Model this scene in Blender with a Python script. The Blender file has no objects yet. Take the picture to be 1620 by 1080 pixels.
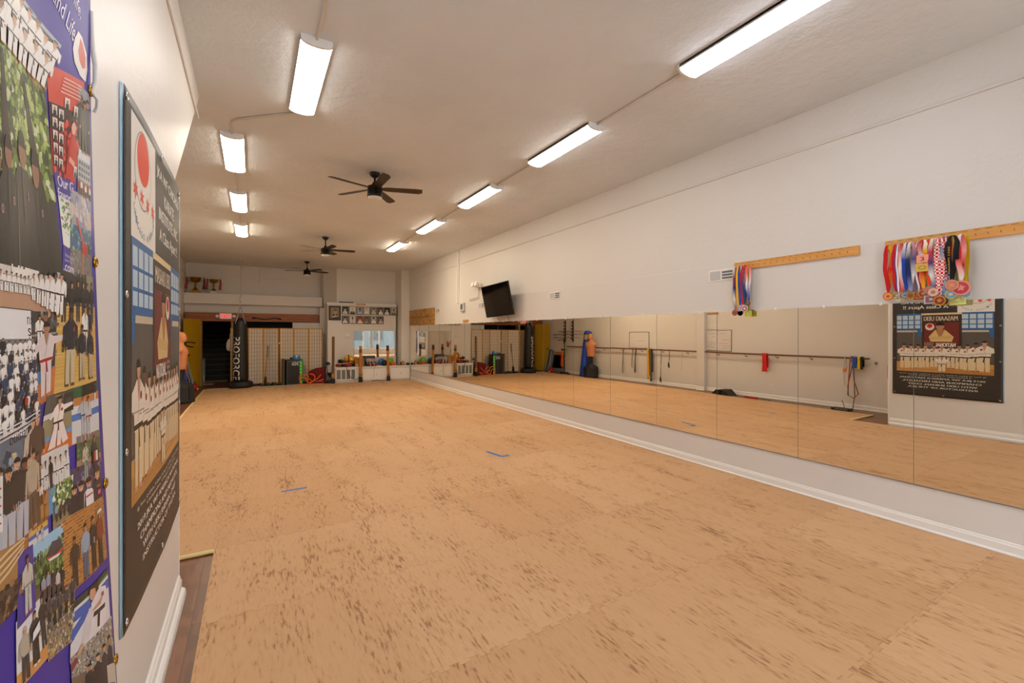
import bpy, math, random
from mathutils import Vector, Matrix
random.seed(7)
SC = bpy.context.scene
COL = SC.collection
PI = math.pi

# ---------------------------------------------------------------- colours and materials
def lin(c):
    return c / 12.92 if c <= 0.04045 else ((c + 0.055) / 1.055) ** 2.4
def S(h):
    h = h.lstrip('#')
    return tuple(lin(int(h[i:i + 2], 16) / 255) for i in (0, 2, 4)) + (1.0,)

def new_mat(name):
    m = bpy.data.materials.new(name); m.use_nodes = True
    nt = m.node_tree; nt.nodes.clear()
    out = nt.nodes.new('ShaderNodeOutputMaterial')
    b = nt.nodes.new('ShaderNodeBsdfPrincipled')
    nt.links.new(b.outputs[0], out.inputs[0])
    return m, nt, b, out

def N(nt, t, **kw):
    n = nt.nodes.new(t)
    for k, v in kw.items():
        if k.startswith('i_'):
            n.inputs[int(k[2:])].default_value = v
        else:
            setattr(n, k, v)
    return n

def M_(nt, op, a, b=None, c=None):
    n = nt.nodes.new('ShaderNodeMath'); n.operation = op
    for i, x in enumerate((a, b, c)):
        if x is None: continue
        if isinstance(x, (int, float)): n.inputs[i].default_value = x
        else: nt.links.new(x, n.inputs[i])
    return n.outputs[0]

def mixc(nt, fac, a, b, blend='MIX'):
    n = nt.nodes.new('ShaderNodeMix'); n.data_type = 'RGBA'; n.blend_type = blend
    for s, x in ((n.inputs[0], fac), (n.inputs[6], a), (n.inputs[7], b)):
        if isinstance(x, (int, float)): s.default_value = x
        elif isinstance(x, tuple): s.default_value = x
        else: nt.links.new(x, s)
    return n.outputs[2]

def coords(nt, scale=(1, 1, 1), kind='Object'):
    tc = nt.nodes.new('ShaderNodeTexCoord'); mp = nt.nodes.new('ShaderNodeMapping')
    mp.inputs['Scale'].default_value = scale
    nt.links.new(tc.outputs[kind], mp.inputs[0]); return mp.outputs[0]

def noise(nt, vec, scale, detail=3, rough=.55):
    n = nt.nodes.new('ShaderNodeTexNoise'); nt.links.new(vec, n.inputs['Vector'])
    n.inputs['Scale'].default_value = scale; n.inputs['Detail'].default_value = detail
    n.inputs['Roughness'].default_value = rough
    return n.outputs['Fac']

def ramp(nt, fac, p0, p1, c0=(0, 0, 0, 1), c1=(1, 1, 1, 1)):
    n = nt.nodes.new('ShaderNodeValToRGB'); nt.links.new(fac, n.inputs[0])
    e = n.color_ramp.elements
    e[0].position = p0; e[0].color = c0; e[1].position = p1; e[1].color = c1
    return n.outputs[0]

def bump(nt, b, h, strength, dist=.01):
    n = nt.nodes.new('ShaderNodeBump'); n.inputs['Strength'].default_value = strength
    n.inputs['Distance'].default_value = dist
    nt.links.new(h, n.inputs['Height']); nt.links.new(n.outputs[0], b.inputs['Normal'])

def mat(name, col, rough=.6, metal=0., var=.06, vscale=6., bmp=0., bscale=60., spec=None, coat=0.):
    m, nt, b, o = new_mat(name)
    c = S(col) if isinstance(col, str) else col
    v = coords(nt)
    f = noise(nt, v, vscale)
    dark = tuple(x * (1 - var) for x in c[:3]) + (1,)
    lite = tuple(min(1, x * (1 + var)) for x in c[:3]) + (1,)
    nt.links.new(mixc(nt, f, dark, lite), b.inputs['Base Color'])
    b.inputs['Roughness'].default_value = rough; b.inputs['Metallic'].default_value = metal
    if spec is not None: b.inputs['Specular IOR Level'].default_value = spec
    if coat: b.inputs['Coat Weight'].default_value = coat
    if bmp: bump(nt, b, noise(nt, v, bscale, 4), bmp)
    return m

def emit(name, col, strength):
    m, nt, b, o = new_mat(name)
    b.inputs['Base Color'].default_value = S(col); b.inputs['Emission Color'].default_value = S(col)
    b.inputs['Emission Strength'].default_value = strength
    return m

def colmat(name, rough=.5, spec=.5, coat=0.):
    m, nt, b, o = new_mat(name)
    a = nt.nodes.new('ShaderNodeAttribute'); a.attribute_name = 'Col'
    nt.links.new(a.outputs['Color'], b.inputs['Base Color'])
    b.inputs['Roughness'].default_value = rough; b.inputs['Specular IOR Level'].default_value = spec
    b.inputs['Coat Weight'].default_value = coat
    return m

def woodmat(name, c0, c1, axis=1, scale=8., rough=.45, stretch=12.):
    m, nt, b, o = new_mat(name)
    sc = [stretch, stretch, stretch]; sc[axis] = 1.
    v = coords(nt, tuple(sc))
    f = noise(nt, v, scale / 4, 5, .65)
    f2 = noise(nt, v, scale * 2.5, 3, .6)
    g = M_(nt, 'ADD', M_(nt, 'MULTIPLY', f, .75), M_(nt, 'MULTIPLY', f2, .25))
    nt.links.new(mixc(nt, ramp(nt, g, .35, .65), S(c0), S(c1)), b.inputs['Base Color'])
    b.inputs['Roughness'].default_value = rough
    bump(nt, b, g, .12, .004)
    return m

# ---------------------------------------------------------------- mesh builder
class MB:
    def __init__(s):
        s.v = []; s.f = []; s.c = []; s.sm = []
    def add(s, verts, faces, col=None, smooth=False):
        n = len(s.v); s.v += [tuple(p) for p in verts]
        for f in faces:
            s.f.append([i + n for i in f]); s.c.append(col); s.sm.append(smooth)
        return s
    def box(s, a, b, col=None, M=None):
        x0, y0, z0 = a; x1, y1, z1 = b
        vs = [(x0, y0, z0), (x1, y0, z0), (x1, y1, z0), (x0, y1, z0), (x0, y0, z1), (x1, y0, z1), (x1, y1, z1), (x0, y1, z1)]
        if M: vs = [tuple(M @ Vector(p)) for p in vs]
        return s.add(vs, [(0, 3, 2, 1), (4, 5, 6, 7), (0, 1, 5, 4), (1, 2, 6, 5), (2, 3, 7, 6), (3, 0, 4, 7)], col)
    def prism(s, pts, axis, a, b, col=None):
        # polygon in the two other axes (in order), extruded along axis from a to b
        def mk(p, t):
            l = list(p); l.insert(axis, t); return tuple(l)
        n = len(pts)
        vs = [mk(p, a) for p in pts] + [mk(p, b) for p in pts]
        fs = [tuple(range(n))[::-1], tuple(range(n, 2 * n))] + [(i, (i + 1) % n, n + (i + 1) % n, n + i) for i in range(n)]
        return s.add(vs, fs, col)
    def tube(s, pts, r, n=8, closed=False, col=None, flat=1.0, caps=True):
        pts = [Vector(p) for p in pts]; k = len(pts)
        if k < 2: return s
        rr = r if isinstance(r, (list, tuple)) else [r] * k
        rings = []; prev = None
        for i, p in enumerate(pts):
            if closed: t = pts[(i + 1) % k] - pts[i - 1]
            else: t = pts[min(i + 1, k - 1)] - pts[max(i - 1, 0)]
            if t.length < 1e-9: t = Vector((0, 0, 1))
            t.normalize()
            if prev is None:
                up = Vector((0, 0, 1)) if abs(t.z) < .9 else Vector((0, 1, 0))
                u = t.cross(up).normalized()
            else:
                u = (prev - t * prev.dot(t))
                u = u.normalized() if u.length > 1e-6 else t.orthogonal().normalized()
            prev = u; w = t.cross(u)
            rings.append([p + u * (rr[i] * math.cos(2 * PI * j / n)) + w * (rr[i] * flat * math.sin(2 * PI * j / n)) for j in range(n)])
        vs = [q for R in rings for q in R]; fs = []
        for i in range(k if closed else k - 1):
            a = i * n; b = ((i + 1) % k) * n
            for j in range(n):
                fs.append((a + j, a + (j + 1) % n, b + (j + 1) % n, b + j))
        s.add(vs, fs, col, True)
        if not closed and caps:
            s.add(rings[0], [tuple(range(n))[::-1]], col); s.add(rings[-1], [tuple(range(n))], col)
        return s
    def lathe(s, prof, c=(0, 0, 0), n=24, col=None, sx=1., sy=1., smooth=True, M=None):
        vs = []; fs = []
        for r, z in prof:
            for j in range(n):
                a = 2 * PI * j / n
                vs.append((c[0] + sx * r * math.cos(a), c[1] + sy * r * math.sin(a), c[2] + z))
        k = len(prof)
        for i in range(k - 1):
            for j in range(n):
                fs.append((i * n + j, i * n + (j + 1) % n, (i + 1) * n + (j + 1) % n, (i + 1) * n + j))
        if M: vs = [tuple(M @ Vector(p)) for p in vs]
        s.add(vs, fs, col, smooth)
        s.add(vs[:n], [tuple(range(n))[::-1]], col); s.add(vs[-n:], [tuple(range(n))], col)
        return s
    def loft(s, rings, col=None, smooth=True, caps=True):
        n = len(rings[0]); vs = [q for R in rings for q in R]; fs = []
        for i in range(len(rings) - 1):
            for j in range(n):
                fs.append((i * n + j, i * n + (j + 1) % n, (i + 1) * n + (j + 1) % n, (i + 1) * n + j))
        s.add(vs, fs, col, smooth)
        if caps:
            s.add(rings[0], [tuple(range(n))[::-1]], col, smooth); s.add(rings[-1], [tuple(range(n))], col, smooth)
        return s
    def grid(s, fn, nu, nv, col=None, smooth=True, colfn=None):
        vs = [fn(i / nu, j / nv) for j in range(nv + 1) for i in range(nu + 1)]
        n = len(s.v); s.v += vs
        for j in range(nv):
            for i in range(nu):
                a = n + j * (nu + 1) + i
                s.f.append([a, a + 1, a + nu + 2, a + nu + 1]); s.sm.append(smooth)
                s.c.append(colfn((i + .5) / nu, (j + .5) / nv) if colfn else col)
        return s
    def sphere(s, c, r, col=None, nu=16, nv=10, sc=(1, 1, 1)):
        prof = [(max(1e-4, r * math.sin(PI * i / nv)), -r * math.cos(PI * i / nv)) for i in range(nv + 1)]
        vs = []; fs = []
        for q, z in prof:
            for j in range(nu):
                a = 2 * PI * j / nu
                vs.append((c[0] + sc[0] * q * math.cos(a), c[1] + sc[1] * q * math.sin(a), c[2] + sc[2] * z))
        for i in range(nv):
            for j in range(nu):
                fs.append((i * nu + j, i * nu + (j + 1) % nu, (i + 1) * nu + (j + 1) % nu, (i + 1) * nu + j))
        return s.add(vs, fs, col, True)
    def build(s, name, m, parent=None, loc=(0, 0, 0), bevel=0., sub=0, rot=(0, 0, 0), solid=0.):
        me = bpy.data.meshes.new(name)
        me.from_pydata(s.v, [], s.f)
        me.polygons.foreach_set('use_smooth', s.sm)
        if any(c is not None for c in s.c):
            at = me.color_attributes.new('Col', 'FLOAT_COLOR', 'CORNER')
            d = []
            for p in me.polygons:
                c = s.c[p.index] or (.5, .5, .5, 1)
                for _ in p.loop_indices: d += c
            at.data.foreach_set('color', d)
        me.validate(); me.update()
        o = bpy.data.objects.new(name, me); COL.objects.link(o)
        me.materials.append(m)
        o.location = loc; o.rotation_euler = rot
        if parent: o.parent = parent
        if solid:
            md = o.modifiers.new('thickness', 'SOLIDIFY'); md.thickness = solid; md.offset = 0
        if bevel:
            md = o.modifiers.new('edges', 'BEVEL'); md.width = bevel; md.segments = 2; md.limit_method = 'ANGLE'
        if sub:
            md = o.modifiers.new('soft', 'SUBSURF'); md.levels = sub; md.render_levels = sub
        return o

def tag(o, label, cat, group=None, kind=None):
    if label: o['label'] = label
    if cat: o['category'] = cat
    if group: o['group'] = group
    if kind: o['kind'] = kind
    return o
def thing(name, label, cat, loc=(0, 0, 0), rz=0., group=None):
    o = bpy.data.objects.new(name, None); COL.objects.link(o)
    o.empty_display_size = .05
    o.location = loc; o.rotation_euler = (0, 0, rz)
    return tag(o, label, cat, group)
def struct(name, mb, m, parent=None, **kw):
    o = mb.build(name, m, parent, **kw)
    if not parent: o['kind'] = 'structure'
    return o
def copy_tree(o, parent=None):
    c = o.copy(); COL.objects.link(c); c.parent = parent
    for ch in list(o.children): copy_tree(ch, c)
    return c
def Rz(a): return Matrix.Rotation(a, 4, 'Z')
def Tm(x, y, z): return Matrix.Translation((x, y, z))

# ---------------------------------------------------------------- lettering
_tc = {}
def text2d(s, size=1., align='CENTER'):
    key = (s, align)
    if key not in _tc:
        cu = bpy.data.curves.new('lettering', 'FONT'); cu.body = s; cu.align_x = align; cu.size = 1.; cu.resolution_u = 3
        o = bpy.data.objects.new('lettering', cu); COL.objects.link(o)
        dg = bpy.context.evaluated_depsgraph_get()
        me = o.evaluated_get(dg).to_mesh()
        vs = [(v.co.x, v.co.y) for v in me.vertices]; fs = [tuple(p.vertices) for p in me.polygons]
        o.evaluated_get(dg).to_mesh_clear()
        bpy.data.objects.remove(o); bpy.data.curves.remove(cu)
        _tc[key] = (vs, fs)
    vs, fs = _tc[key]
    return [(x * size, y * size) for x, y in vs], fs
def text_on(mb, s, fn, col, align='CENTER', fit=None, size=1., bold=0.):
    # fn maps the 2-D lettering plane to 3-D; fit = (width, height) box the lettering fills
    vs, fs = text2d(s, 1., align)
    if not vs: return
    if fit:
        x0 = min(v[0] for v in vs); x1 = max(v[0] for v in vs); y0 = min(v[1] for v in vs); y1 = max(v[1] for v in vs)
        vs = [((x - x0) / (x1 - x0) * fit[0], (y - y0) / (y1 - y0) * fit[1]) for x, y in vs]
    else:
        vs = [(x * size, y * size) for x, y in vs]
    mb.add([fn(x, y) for x, y in vs], fs, col)
    if bold:
        mb.add([fn(x + bold, y) for x, y in vs], fs, col)

# ---------------------------------------------------------------- materials
WALL_SM = mat('smooth white wall panel', '#d3d0cc', .42, var=.012, vscale=2, bmp=.03, bscale=30)
WALL_TX = mat('stucco white wall', '#d4d1cc', .45, var=.02, vscale=3, bmp=.28, bscale=22)
TRIMW = mat('white gloss trim', '#e2e0dc', .3, var=.01)
def ceiling_mat():
    m, nt, b, o = new_mat('stucco ceiling')
    v = coords(nt)
    a = noise(nt, v, .9, 5, .6); c = noise(nt, v, 7, 6, .65)
    nt.links.new(mixc(nt, ramp(nt, a, .35, .65), S('#d2d8dc'), S('#dbe0e4')), b.inputs['Base Color'])
    b.inputs['Roughness'].default_value = .6
    bump(nt, b, c, .4, .03); b.inputs['Specular IOR Level'].default_value = .15
    return m
CEIL = ceiling_mat()
def matfloor():
    m, nt, b, o = new_mat('wood print foam tiles')
    v = coords(nt)
    sp = nt.nodes.new('ShaderNodeSeparateXYZ'); nt.links.new(v, sp.inputs[0])
    x, y = sp.outputs[0], sp.outputs[1]
    # one metre tiles with interlocking teeth
    jx = M_(nt, 'MULTIPLY', M_(nt, 'SIGN', M_(nt, 'SINE', M_(nt, 'MULTIPLY', y, 2 * PI / .11))), .011)
    jy = M_(nt, 'MULTIPLY', M_(nt, 'SIGN', M_(nt, 'SINE', M_(nt, 'MULTIPLY', x, 2 * PI / .11))), .011)
    xx = M_(nt, 'ADD', M_(nt, 'ADD', x, 20.25), jx); yy = M_(nt, 'ADD', M_(nt, 'ADD', y, 20.0), jy)
    def seam(t):
        return M_(nt, 'SUBTRACT', .5, M_(nt, 'ABSOLUTE', M_(nt, 'SUBTRACT', M_(nt, 'FRACT', t), .5)))
    d = M_(nt, 'MINIMUM', seam(xx), seam(yy))
    line = ramp(nt, d, .0008, .0030, (1, 1, 1, 1), (0, 0, 0, 1))
    teethx = M_(nt, 'LESS_THAN', seam(M_(nt, 'ADD', x, 20.25)), .0125)
    cb = nt.nodes.new('ShaderNodeCombineXYZ')
    nt.links.new(M_(nt, 'FLOOR', xx), cb.inputs[0]); nt.links.new(M_(nt, 'FLOOR', yy), cb.inputs[1])
    wn = nt.nodes.new('ShaderNodeTexWhiteNoise'); nt.links.new(cb.outputs[0], wn.inputs[0])
    tile = mixc(nt, wn.outputs[0], S('#c79d73'), S('#d0a87f'))
    cloud = ramp(nt, noise(nt, v, .8, 3), .35, .7)
    base = mixc(nt, M_(nt, 'MULTIPLY', cloud, .35), tile, S('#c39769'))
    off = nt.nodes.new('ShaderNodeVectorMath'); off.operation = 'SCALE'; off.inputs[3].default_value = 7.3
    nt.links.new(wn.outputs[1], off.inputs[0])
    ad = nt.nodes.new('ShaderNodeVectorMath'); ad.operation = 'ADD'
    nt.links.new(v, ad.inputs[0]); nt.links.new(off.outputs[0], ad.inputs[1])
    mp = nt.nodes.new('ShaderNodeMapping'); mp.inputs['Scale'].default_value = (64, 11, 1)
    nt.links.new(ad.outputs[0], mp.inputs[0])
    st = noise(nt, mp.outputs[0], 1.0, 4, .6)
    mp2 = nt.nodes.new('ShaderNodeMapping'); mp2.inputs['Scale'].default_value = (5.5, 1.3, 1)
    nt.links.new(ad.outputs[0], mp2.inputs[0])
    patch = noise(nt, mp2.outputs[0], 1.0, 3)
    s2 = M_(nt, 'ADD', st, M_(nt, 'MULTIPLY', M_(nt, 'SUBTRACT', patch, .5), .55))
    dash = ramp(nt, s2, .60, .69)
    soft = ramp(nt, s2, .45, .68)
    col = mixc(nt, M_(nt, 'MULTIPLY', soft, .30), base, S('#ac7848'))
    col = mixc(nt, M_(nt, 'MULTIPLY', dash, .66), col, S('#7d5433'))
    mp3 = nt.nodes.new('ShaderNodeMapping'); mp3.inputs['Scale'].default_value = (30, 1.2, 1)
    nt.links.new(ad.outputs[0], mp3.inputs[0])
    col = mixc(nt, M_(nt, 'MULTIPLY', ramp(nt, noise(nt, mp3.outputs[0], 1., 4), .4, .7), .16), col, S('#d8ab7c'))
    col = mixc(nt, M_(nt, 'MULTIPLY', line, .42), col, S('#80572f'))
    nt.links.new(col, b.inputs['Base Color'])
    b.inputs['Roughness'].default_value = .62; b.inputs['Specular IOR Level'].default_value = .25
    return m
MATF = matfloor()
def plank_mat():
    m, nt, b, o = new_mat('dark wood planks')
    v = coords(nt)
    sp = nt.nodes.new('ShaderNodeSeparateXYZ'); nt.links.new(v, sp.inputs[0])
    px = M_(nt, 'MULTIPLY', sp.outputs[0], 1 / .15)
    row = M_(nt, 'FLOOR', px)
    wn = nt.nodes.new('ShaderNodeTexWhiteNoise'); wn.noise_dimensions = '1D'; nt.links.new(row, wn.inputs['W'])
    py = M_(nt, 'ADD', M_(nt, 'MULTIPLY', sp.outputs[1], 1 / 1.1), M_(nt, 'MULTIPLY', wn.outputs[0], 3.))
    cb = nt.nodes.new('ShaderNodeCombineXYZ'); nt.links.new(row, cb.inputs[0]); nt.links.new(M_(nt, 'FLOOR', py), cb.inputs[1])
    w2 = nt.nodes.new('ShaderNodeTexWhiteNoise'); nt.links.new(cb.outputs[0], w2.inputs[0])
    off = nt.nodes.new('ShaderNodeVectorMath'); off.operation = 'SCALE'; off.inputs[3].default_value = 9.
    nt.links.new(w2.outputs[1], off.inputs[0])
    ad = nt.nodes.new('ShaderNodeVectorMath'); ad.operation = 'ADD'; nt.links.new(v, ad.inputs[0]); nt.links.new(off.outputs[0], ad.inputs[1])
    mp = nt.nodes.new('ShaderNodeMapping'); mp.inputs['Scale'].default_value = (1, .22, 1); nt.links.new(ad.outputs[0], mp.inputs[0])
    wv = nt.nodes.new('ShaderNodeTexWave'); wv.wave_type = 'RINGS'; wv.inputs['Scale'].default_value = 9; wv.inputs['Distortion'].default_value = 7
    wv.inputs['Detail'].default_value = 3; wv.inputs['Detail Scale'].default_value = 1.4
    nt.links.new(mp.outputs[0], wv.inputs[0])
    c = mixc(nt, w2.outputs[0], S('#6f432a'), S('#855436'))
    c = mixc(nt, M_(nt, 'MULTIPLY', ramp(nt, wv.outputs[1], .2, .8), .45), c, S('#4e2c1a'))
    def seam(t, e):
        return M_(nt, 'LESS_THAN', M_(nt, 'SUBTRACT', .5, M_(nt, 'ABSOLUTE', M_(nt, 'SUBTRACT', M_(nt, 'FRACT', t), .5))), e)
    l = M_(nt, 'MAXIMUM', seam(px, .012), seam(py, .0015))
    c = mixc(nt, M_(nt, 'MULTIPLY', l, .7), c, S('#2c170c'))
    nt.links.new(c, b.inputs['Base Color']); b.inputs['Roughness'].default_value = .33
    return m
PLANK = plank_mat()
PRINT = colmat('printed vinyl', .45, .3)
CLOTH = colmat('coloured cloth', .75, .3)
PAPER = colmat('printed paper', .55, .3)
ENAMEL = colmat('coloured enamel metal', .3, .7)
BLACKV = mat('black vinyl', '#111112', .45, var=.15, bmp=.06, bscale=18)
BLACKP = mat('black plastic', '#141415', .38, var=.1)
BLACKM = mat('black painted metal', '#121213', .45, .2, var=.08)
GREYM = mat('grey metal', '#8f9092', .4, .6)
CHROME = mat('chrome steel', '#c8c8ca', .18, 1., var=.02)
BRASS = mat('brass', '#a9822f', .25, 1., var=.15)
GOLD = mat('gold metal', '#d9a637', .3, 1., var=.1)
PINE = woodmat('pine board', '#c98a3f', '#dba45a', axis=1)
PALEPINE = mat('pale pine strip', '#e3cd8d', .5, var=.06)
SCRWOOD = woodmat('screen frame wood', '#b5853f', '#c99a55', axis=2)
REDWOOD = woodmat('red brown header wood', '#7c3f1c', '#a3602f', axis=0, rough=.5)
BARWOOD = woodmat('brown rail wood', '#5f3820', '#7d4b2c', axis=1)
WHITEP = mat('white plastic', '#e4e2de', .4, var=.02)
FIXW = mat('white enamel fixture', '#e6e5e3', .4, var=.01)
LIGHTGREY = mat('light grey plastic', '#b9bab9', .45, var=.04)
MIRROR, _nt, _b, _o = new_mat('mirror glass')
_b.inputs['Base Color'].default_value = (.87, .82, .73, 1); _b.inputs['Metallic'].default_value = 1.; _b.inputs['Roughness'].default_value = 0.
DIFFS = [emit('lit diffuser %d' % k, c_, q) for k, (c_, q) in enumerate((('#f4f5fc', 20.), ('#fbf4ea', 20.), ('#fff3e2', 22.), ('#ffefd8', 27.), ('#ffecce', 66.)))]
# ================================================================ THE SETTING
W = 4.8; CZ = 3.863; FZ = -.012; XL = -1.82
struct('floor', MB().box((-2.2, -3.6, FZ - .1), (W + .2, 21., FZ)), PLANK)
struct('ceiling', MB().box((-2.2, -3.6, CZ), (W + .2, 17.4, CZ + .1)), CEIL)

# right wall: smooth lower cladding, stucco above it
struct('wall_right', MB().box((W + .014, -3.6, FZ), (W + .2, 17.4, CZ)), WALL_TX)
struct('wall_right_panelling', MB().box((W, -3.6, FZ), (W + .03, 15.415, 2.435)), WALL_SM, bevel=.003)
def base_profile(x, s):
    # s = +1: the wall's face looks towards +x
    return [(x, FZ), (x + s * .026, FZ), (x + s * .026, .006), (x + s * .016, .018), (x + s * .016, .066), (x + s * .010, .076), (x + s * .010, .084), (x, .090)]
struct('baseboard_right', MB().prism(base_profile(W, -1), 1, -3.6, 15.17), TRIMW)
struct('trim_1', MB().box((W - .002, -3.6, 3.475), (W + .02, 15.14, 3.505)).box((W - .006, -3.6, 3.487), (W + .02, 15.14, 3.499)), WALL_TX, bevel=.003)

# left wall with its pilaster
struct('wall_left', MB().box((XL - .2, 3.0, FZ), (XL, 17.4, CZ)), WALL_TX)
struct('trim_2', MB().box((XL - .02, 8.18, FZ), (XL + .11, 8.43, CZ)), WALL_SM, bevel=.004)
struct('baseboard_left', MB().prism(base_profile(XL, 1), 1, 3.05, 8.18).prism(base_profile(XL + .11, 1), 1, 8.17, 8.44).prism(base_profile(XL, 1), 1, 8.43, 16.4), TRIMW)
struct('trim_3', MB().box((XL, 5.2, 3.478), (XL + .010, 17.2, 3.503)), WALL_TX, bevel=.003)

# near partition with smooth cladding; stucco stair box above it with a sloping underside
PX = -.40
struct('wall_partition', MB().box((PX - .12, -3.5, FZ), (PX, 3.43, 2.515)), WALL_SM, bevel=.004)
struct('baseboard_partition', MB().prism([(PX, FZ), (PX + .040, FZ), (PX + .040, .012), (PX + .036, .028), (PX + .026, .038), (PX + .018, .04),
      (PX + .018, .088), (PX + .010, .100), (PX + .010, .112), (PX, .120)], 1, -3.5, 3.42), TRIMW)
struct('trim_4', MB().box((PX - .125, 3.428, FZ), (PX + .004, 3.446, 2.515)), TRIMW, bevel=.003)
struct('wall_stair_box', MB().prism([(-3.5, 2.515), (3.44, 2.515), (5.09, CZ + .01), (-3.5, CZ + .01)], 0, XL - .05, PX - .035), WALL_TX)
struct('wall_under_stairs', MB().box((XL - .05, 2.95, FZ), (PX - .11, 3.05, 2.53)), WALL_SM)
def run(pts, r, m, nm, n=8):
    return struct(nm, MB().tube(pts, r, n), m)
run([(PX - .028, -3.4, 3.60), (PX - .028, 4.86, 3.565)], .011, WALL_TX, 'trim_5')

# back wall: recessed left section, chamfered pier, main face, right pilaster
def wall_run(pts, z0, z1, t=.18):
    mb = MB()
    for (x0, y0), (x1, y1) in zip(pts[:-1], pts[1:]):
        d = Vector((x1 - x0, y1 - y0, 0)).normalized(); n = Vector((-d.y, d.x, 0)) * t
        mb.add([(x0, y0, z0), (x1, y1, z0), (x1 + n.x, y1 + n.y, z0), (x0 + n.x, y0 + n.y, z0),
                (x0, y0, z1), (x1, y1, z1), (x1 + n.x, y1 + n.y, z1), (x0 + n.x, y0 + n.y, z1)],
               [(0, 3, 2, 1), (4, 5, 6, 7), (0, 1, 5, 4), (1, 2, 6, 5), (2, 3, 7, 6), (3, 0, 4, 7)])
    return mb
plan = [(2.11, 17.2), (2.14, 16.68), (2.5, 16.2), (4.53, 16.2), (4.53, 15.42), (W + .05, 15.42)]
mb = wall_run([(XL - .1, 17.2), (2.15, 17.2)], 2.5, CZ)
struct('wall_back', mb, WALL_TX)
struct('wall_back_pier', MB().prism(plan + [(W + .05, 17.38), (2.11, 17.38)], 2, FZ, CZ), WALL_TX)
struct('trim_6', wall_run([(XL, 17.195), (2.11, 17.195)], 3.478, 3.503, -.010), WALL_TX)
struct('trim_7', wall_run([(2.145, 16.675), (2.5, 16.194), (4.524, 16.194), (4.524, 15.414), (W, 15.414)], 3.485, 3.507, -.010), WALL_TX)
struct('trim_10', MB().tube([(.21, 17.185, 3.33), (.21, 17.185, CZ)], .014, 8), WALL_TX)
struct('wall_back_ledge', MB().box((XL, 16.68, 2.55), (2.1, 17.22, 2.875)), WALL_SM, bevel=.006)
struct('wall_back_lower', MB().box((XL, 16.9, 2.26), (2.1, 17.05, 2.57)), WALL_SM)
struct('header_beam', MB().box((XL + .03, 16.62, 2.0), (1.97, 16.9, 2.272)), REDWOOD, bevel=.006)
# the white projecting box that carries the portraits
mb = MB().box((2.16, 15.86, .3), (4.46, 16.7, 2.62))
mb.box((2.13, 15.825, 2.60), (4.47, 16.7, 2.66)).box((2.145, 15.84, 2.575), (4.465, 16.7, 2.61))
struct('wall_back_box', mb, WALL_SM, bevel=.004)
struct('trim_8', MB().box((2.0, 16.55, FZ), (2.16, 16.68, 2.5)), WALL_SM, bevel=.004)

# stairwell behind the header
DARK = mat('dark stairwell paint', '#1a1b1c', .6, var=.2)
DARKB = mat('dark blue grey wall', '#3a4046', .7, var=.1)
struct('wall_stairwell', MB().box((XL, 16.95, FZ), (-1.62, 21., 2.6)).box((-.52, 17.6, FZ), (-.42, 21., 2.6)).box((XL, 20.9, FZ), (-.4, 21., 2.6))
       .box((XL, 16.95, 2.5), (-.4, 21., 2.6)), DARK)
struct('wall_behind_screens', MB().box((-.45, 17.55, FZ), (2.6, 17.7, 2.6)).box((-.45, 17.06, 2.4), (2.6, 17.7, 2.6)), DARKB)
struct('wall_back_panel', MB().box((1.16, 16.62, FZ), (2.02, 16.68, 1.985)), WALL_SM, bevel=.004)
st = MB(); nos = MB()
for i in range(9):
    z = .175 * (i + 1); y = 18.55 + .26 * i
    st.box((-1.62, y, FZ), (-.52, 20.95, z + FZ))
    nos.box((-1.62, y - .02, z - .028 + FZ), (-.52, y + .03, z + FZ + .003))
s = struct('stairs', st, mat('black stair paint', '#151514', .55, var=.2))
s['kind'] = 'structure'
struct('stair_nosing', nos, mat('stair nosing', '#4c4b40', .5, var=.2), s)
JAMB = woodmat('tan jamb wood', '#8a6432', '#a47c45', axis=2)
struct('trim_9', MB().box((-1.42, 16.62, FZ), (-1.36, 16.9, 2.0)).box((-.60, 16.62, FZ), (-.54, 16.9, 2.0)), JAMB, bevel=.003)
# yellow door swung back against the side wall
d = MB(); L = .62; ang = math.radians(112)
DM = Tm(-1.42, 16.60, 0) @ Rz(PI + ang - PI / 2 + math.radians(0))
YEL = mat('yellow door paint', '#b8900a', .45, var=.06)
dx, dy = -1.74 + 1.41, 15.98 - 16.6
DM = Tm(-1.41, 16.6, 0) @ Rz(math.atan2(dy, dx))
L = math.hypot(dx, dy)
do = struct('door_1', MB().box((0, -.02, 0), (L, .02, 2.06), M=DM), YEL, bevel=.003)
hb = MB().lathe([(.03, 0), (.03, .012), (.012, .02), (.012, .05), (.028, .06), (.02, .08)], n=14, M=DM @ Tm(L - .08, .02, .98) @ Matrix.Rotation(-PI / 2, 4, 'X'))
struct('door_handle', hb, BLACKM, do)

# front of the shop: big panes towards the street
FR = mat('dark window frame', '#2c3036', .45)
struct('wall_front', MB().box((-2.2, -3.6, FZ), (W + .2, -3.45, .42)).box((-2.2, -3.6, 3.0), (W + .2, -3.45, CZ)).box((-.52, -3.6, .4), (-.30, -3.45, 3.02)).box((4.6, -3.6, .4), (W + .2, -3.45, 3.02)).box((-2.2, -3.6, .4), (-.5, -3.45, 3.02)), WALL_SM)
GL, nt, b_, o_ = new_mat('window pane glass'); nt.nodes.remove(b_)
tr = nt.nodes.new('ShaderNodeBsdfTransparent'); gl = nt.nodes.new('ShaderNodeBsdfGlossy'); gl.inputs['Roughness'].default_value = .02
mx = nt.nodes.new('ShaderNodeMixShader'); mx.inputs[0].default_value = .06
nt.links.new(tr.outputs[0], mx.inputs[1]); nt.links.new(gl.outputs[0], mx.inputs[2]); nt.links.new(mx.outputs[0], o_.inputs[0])
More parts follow.
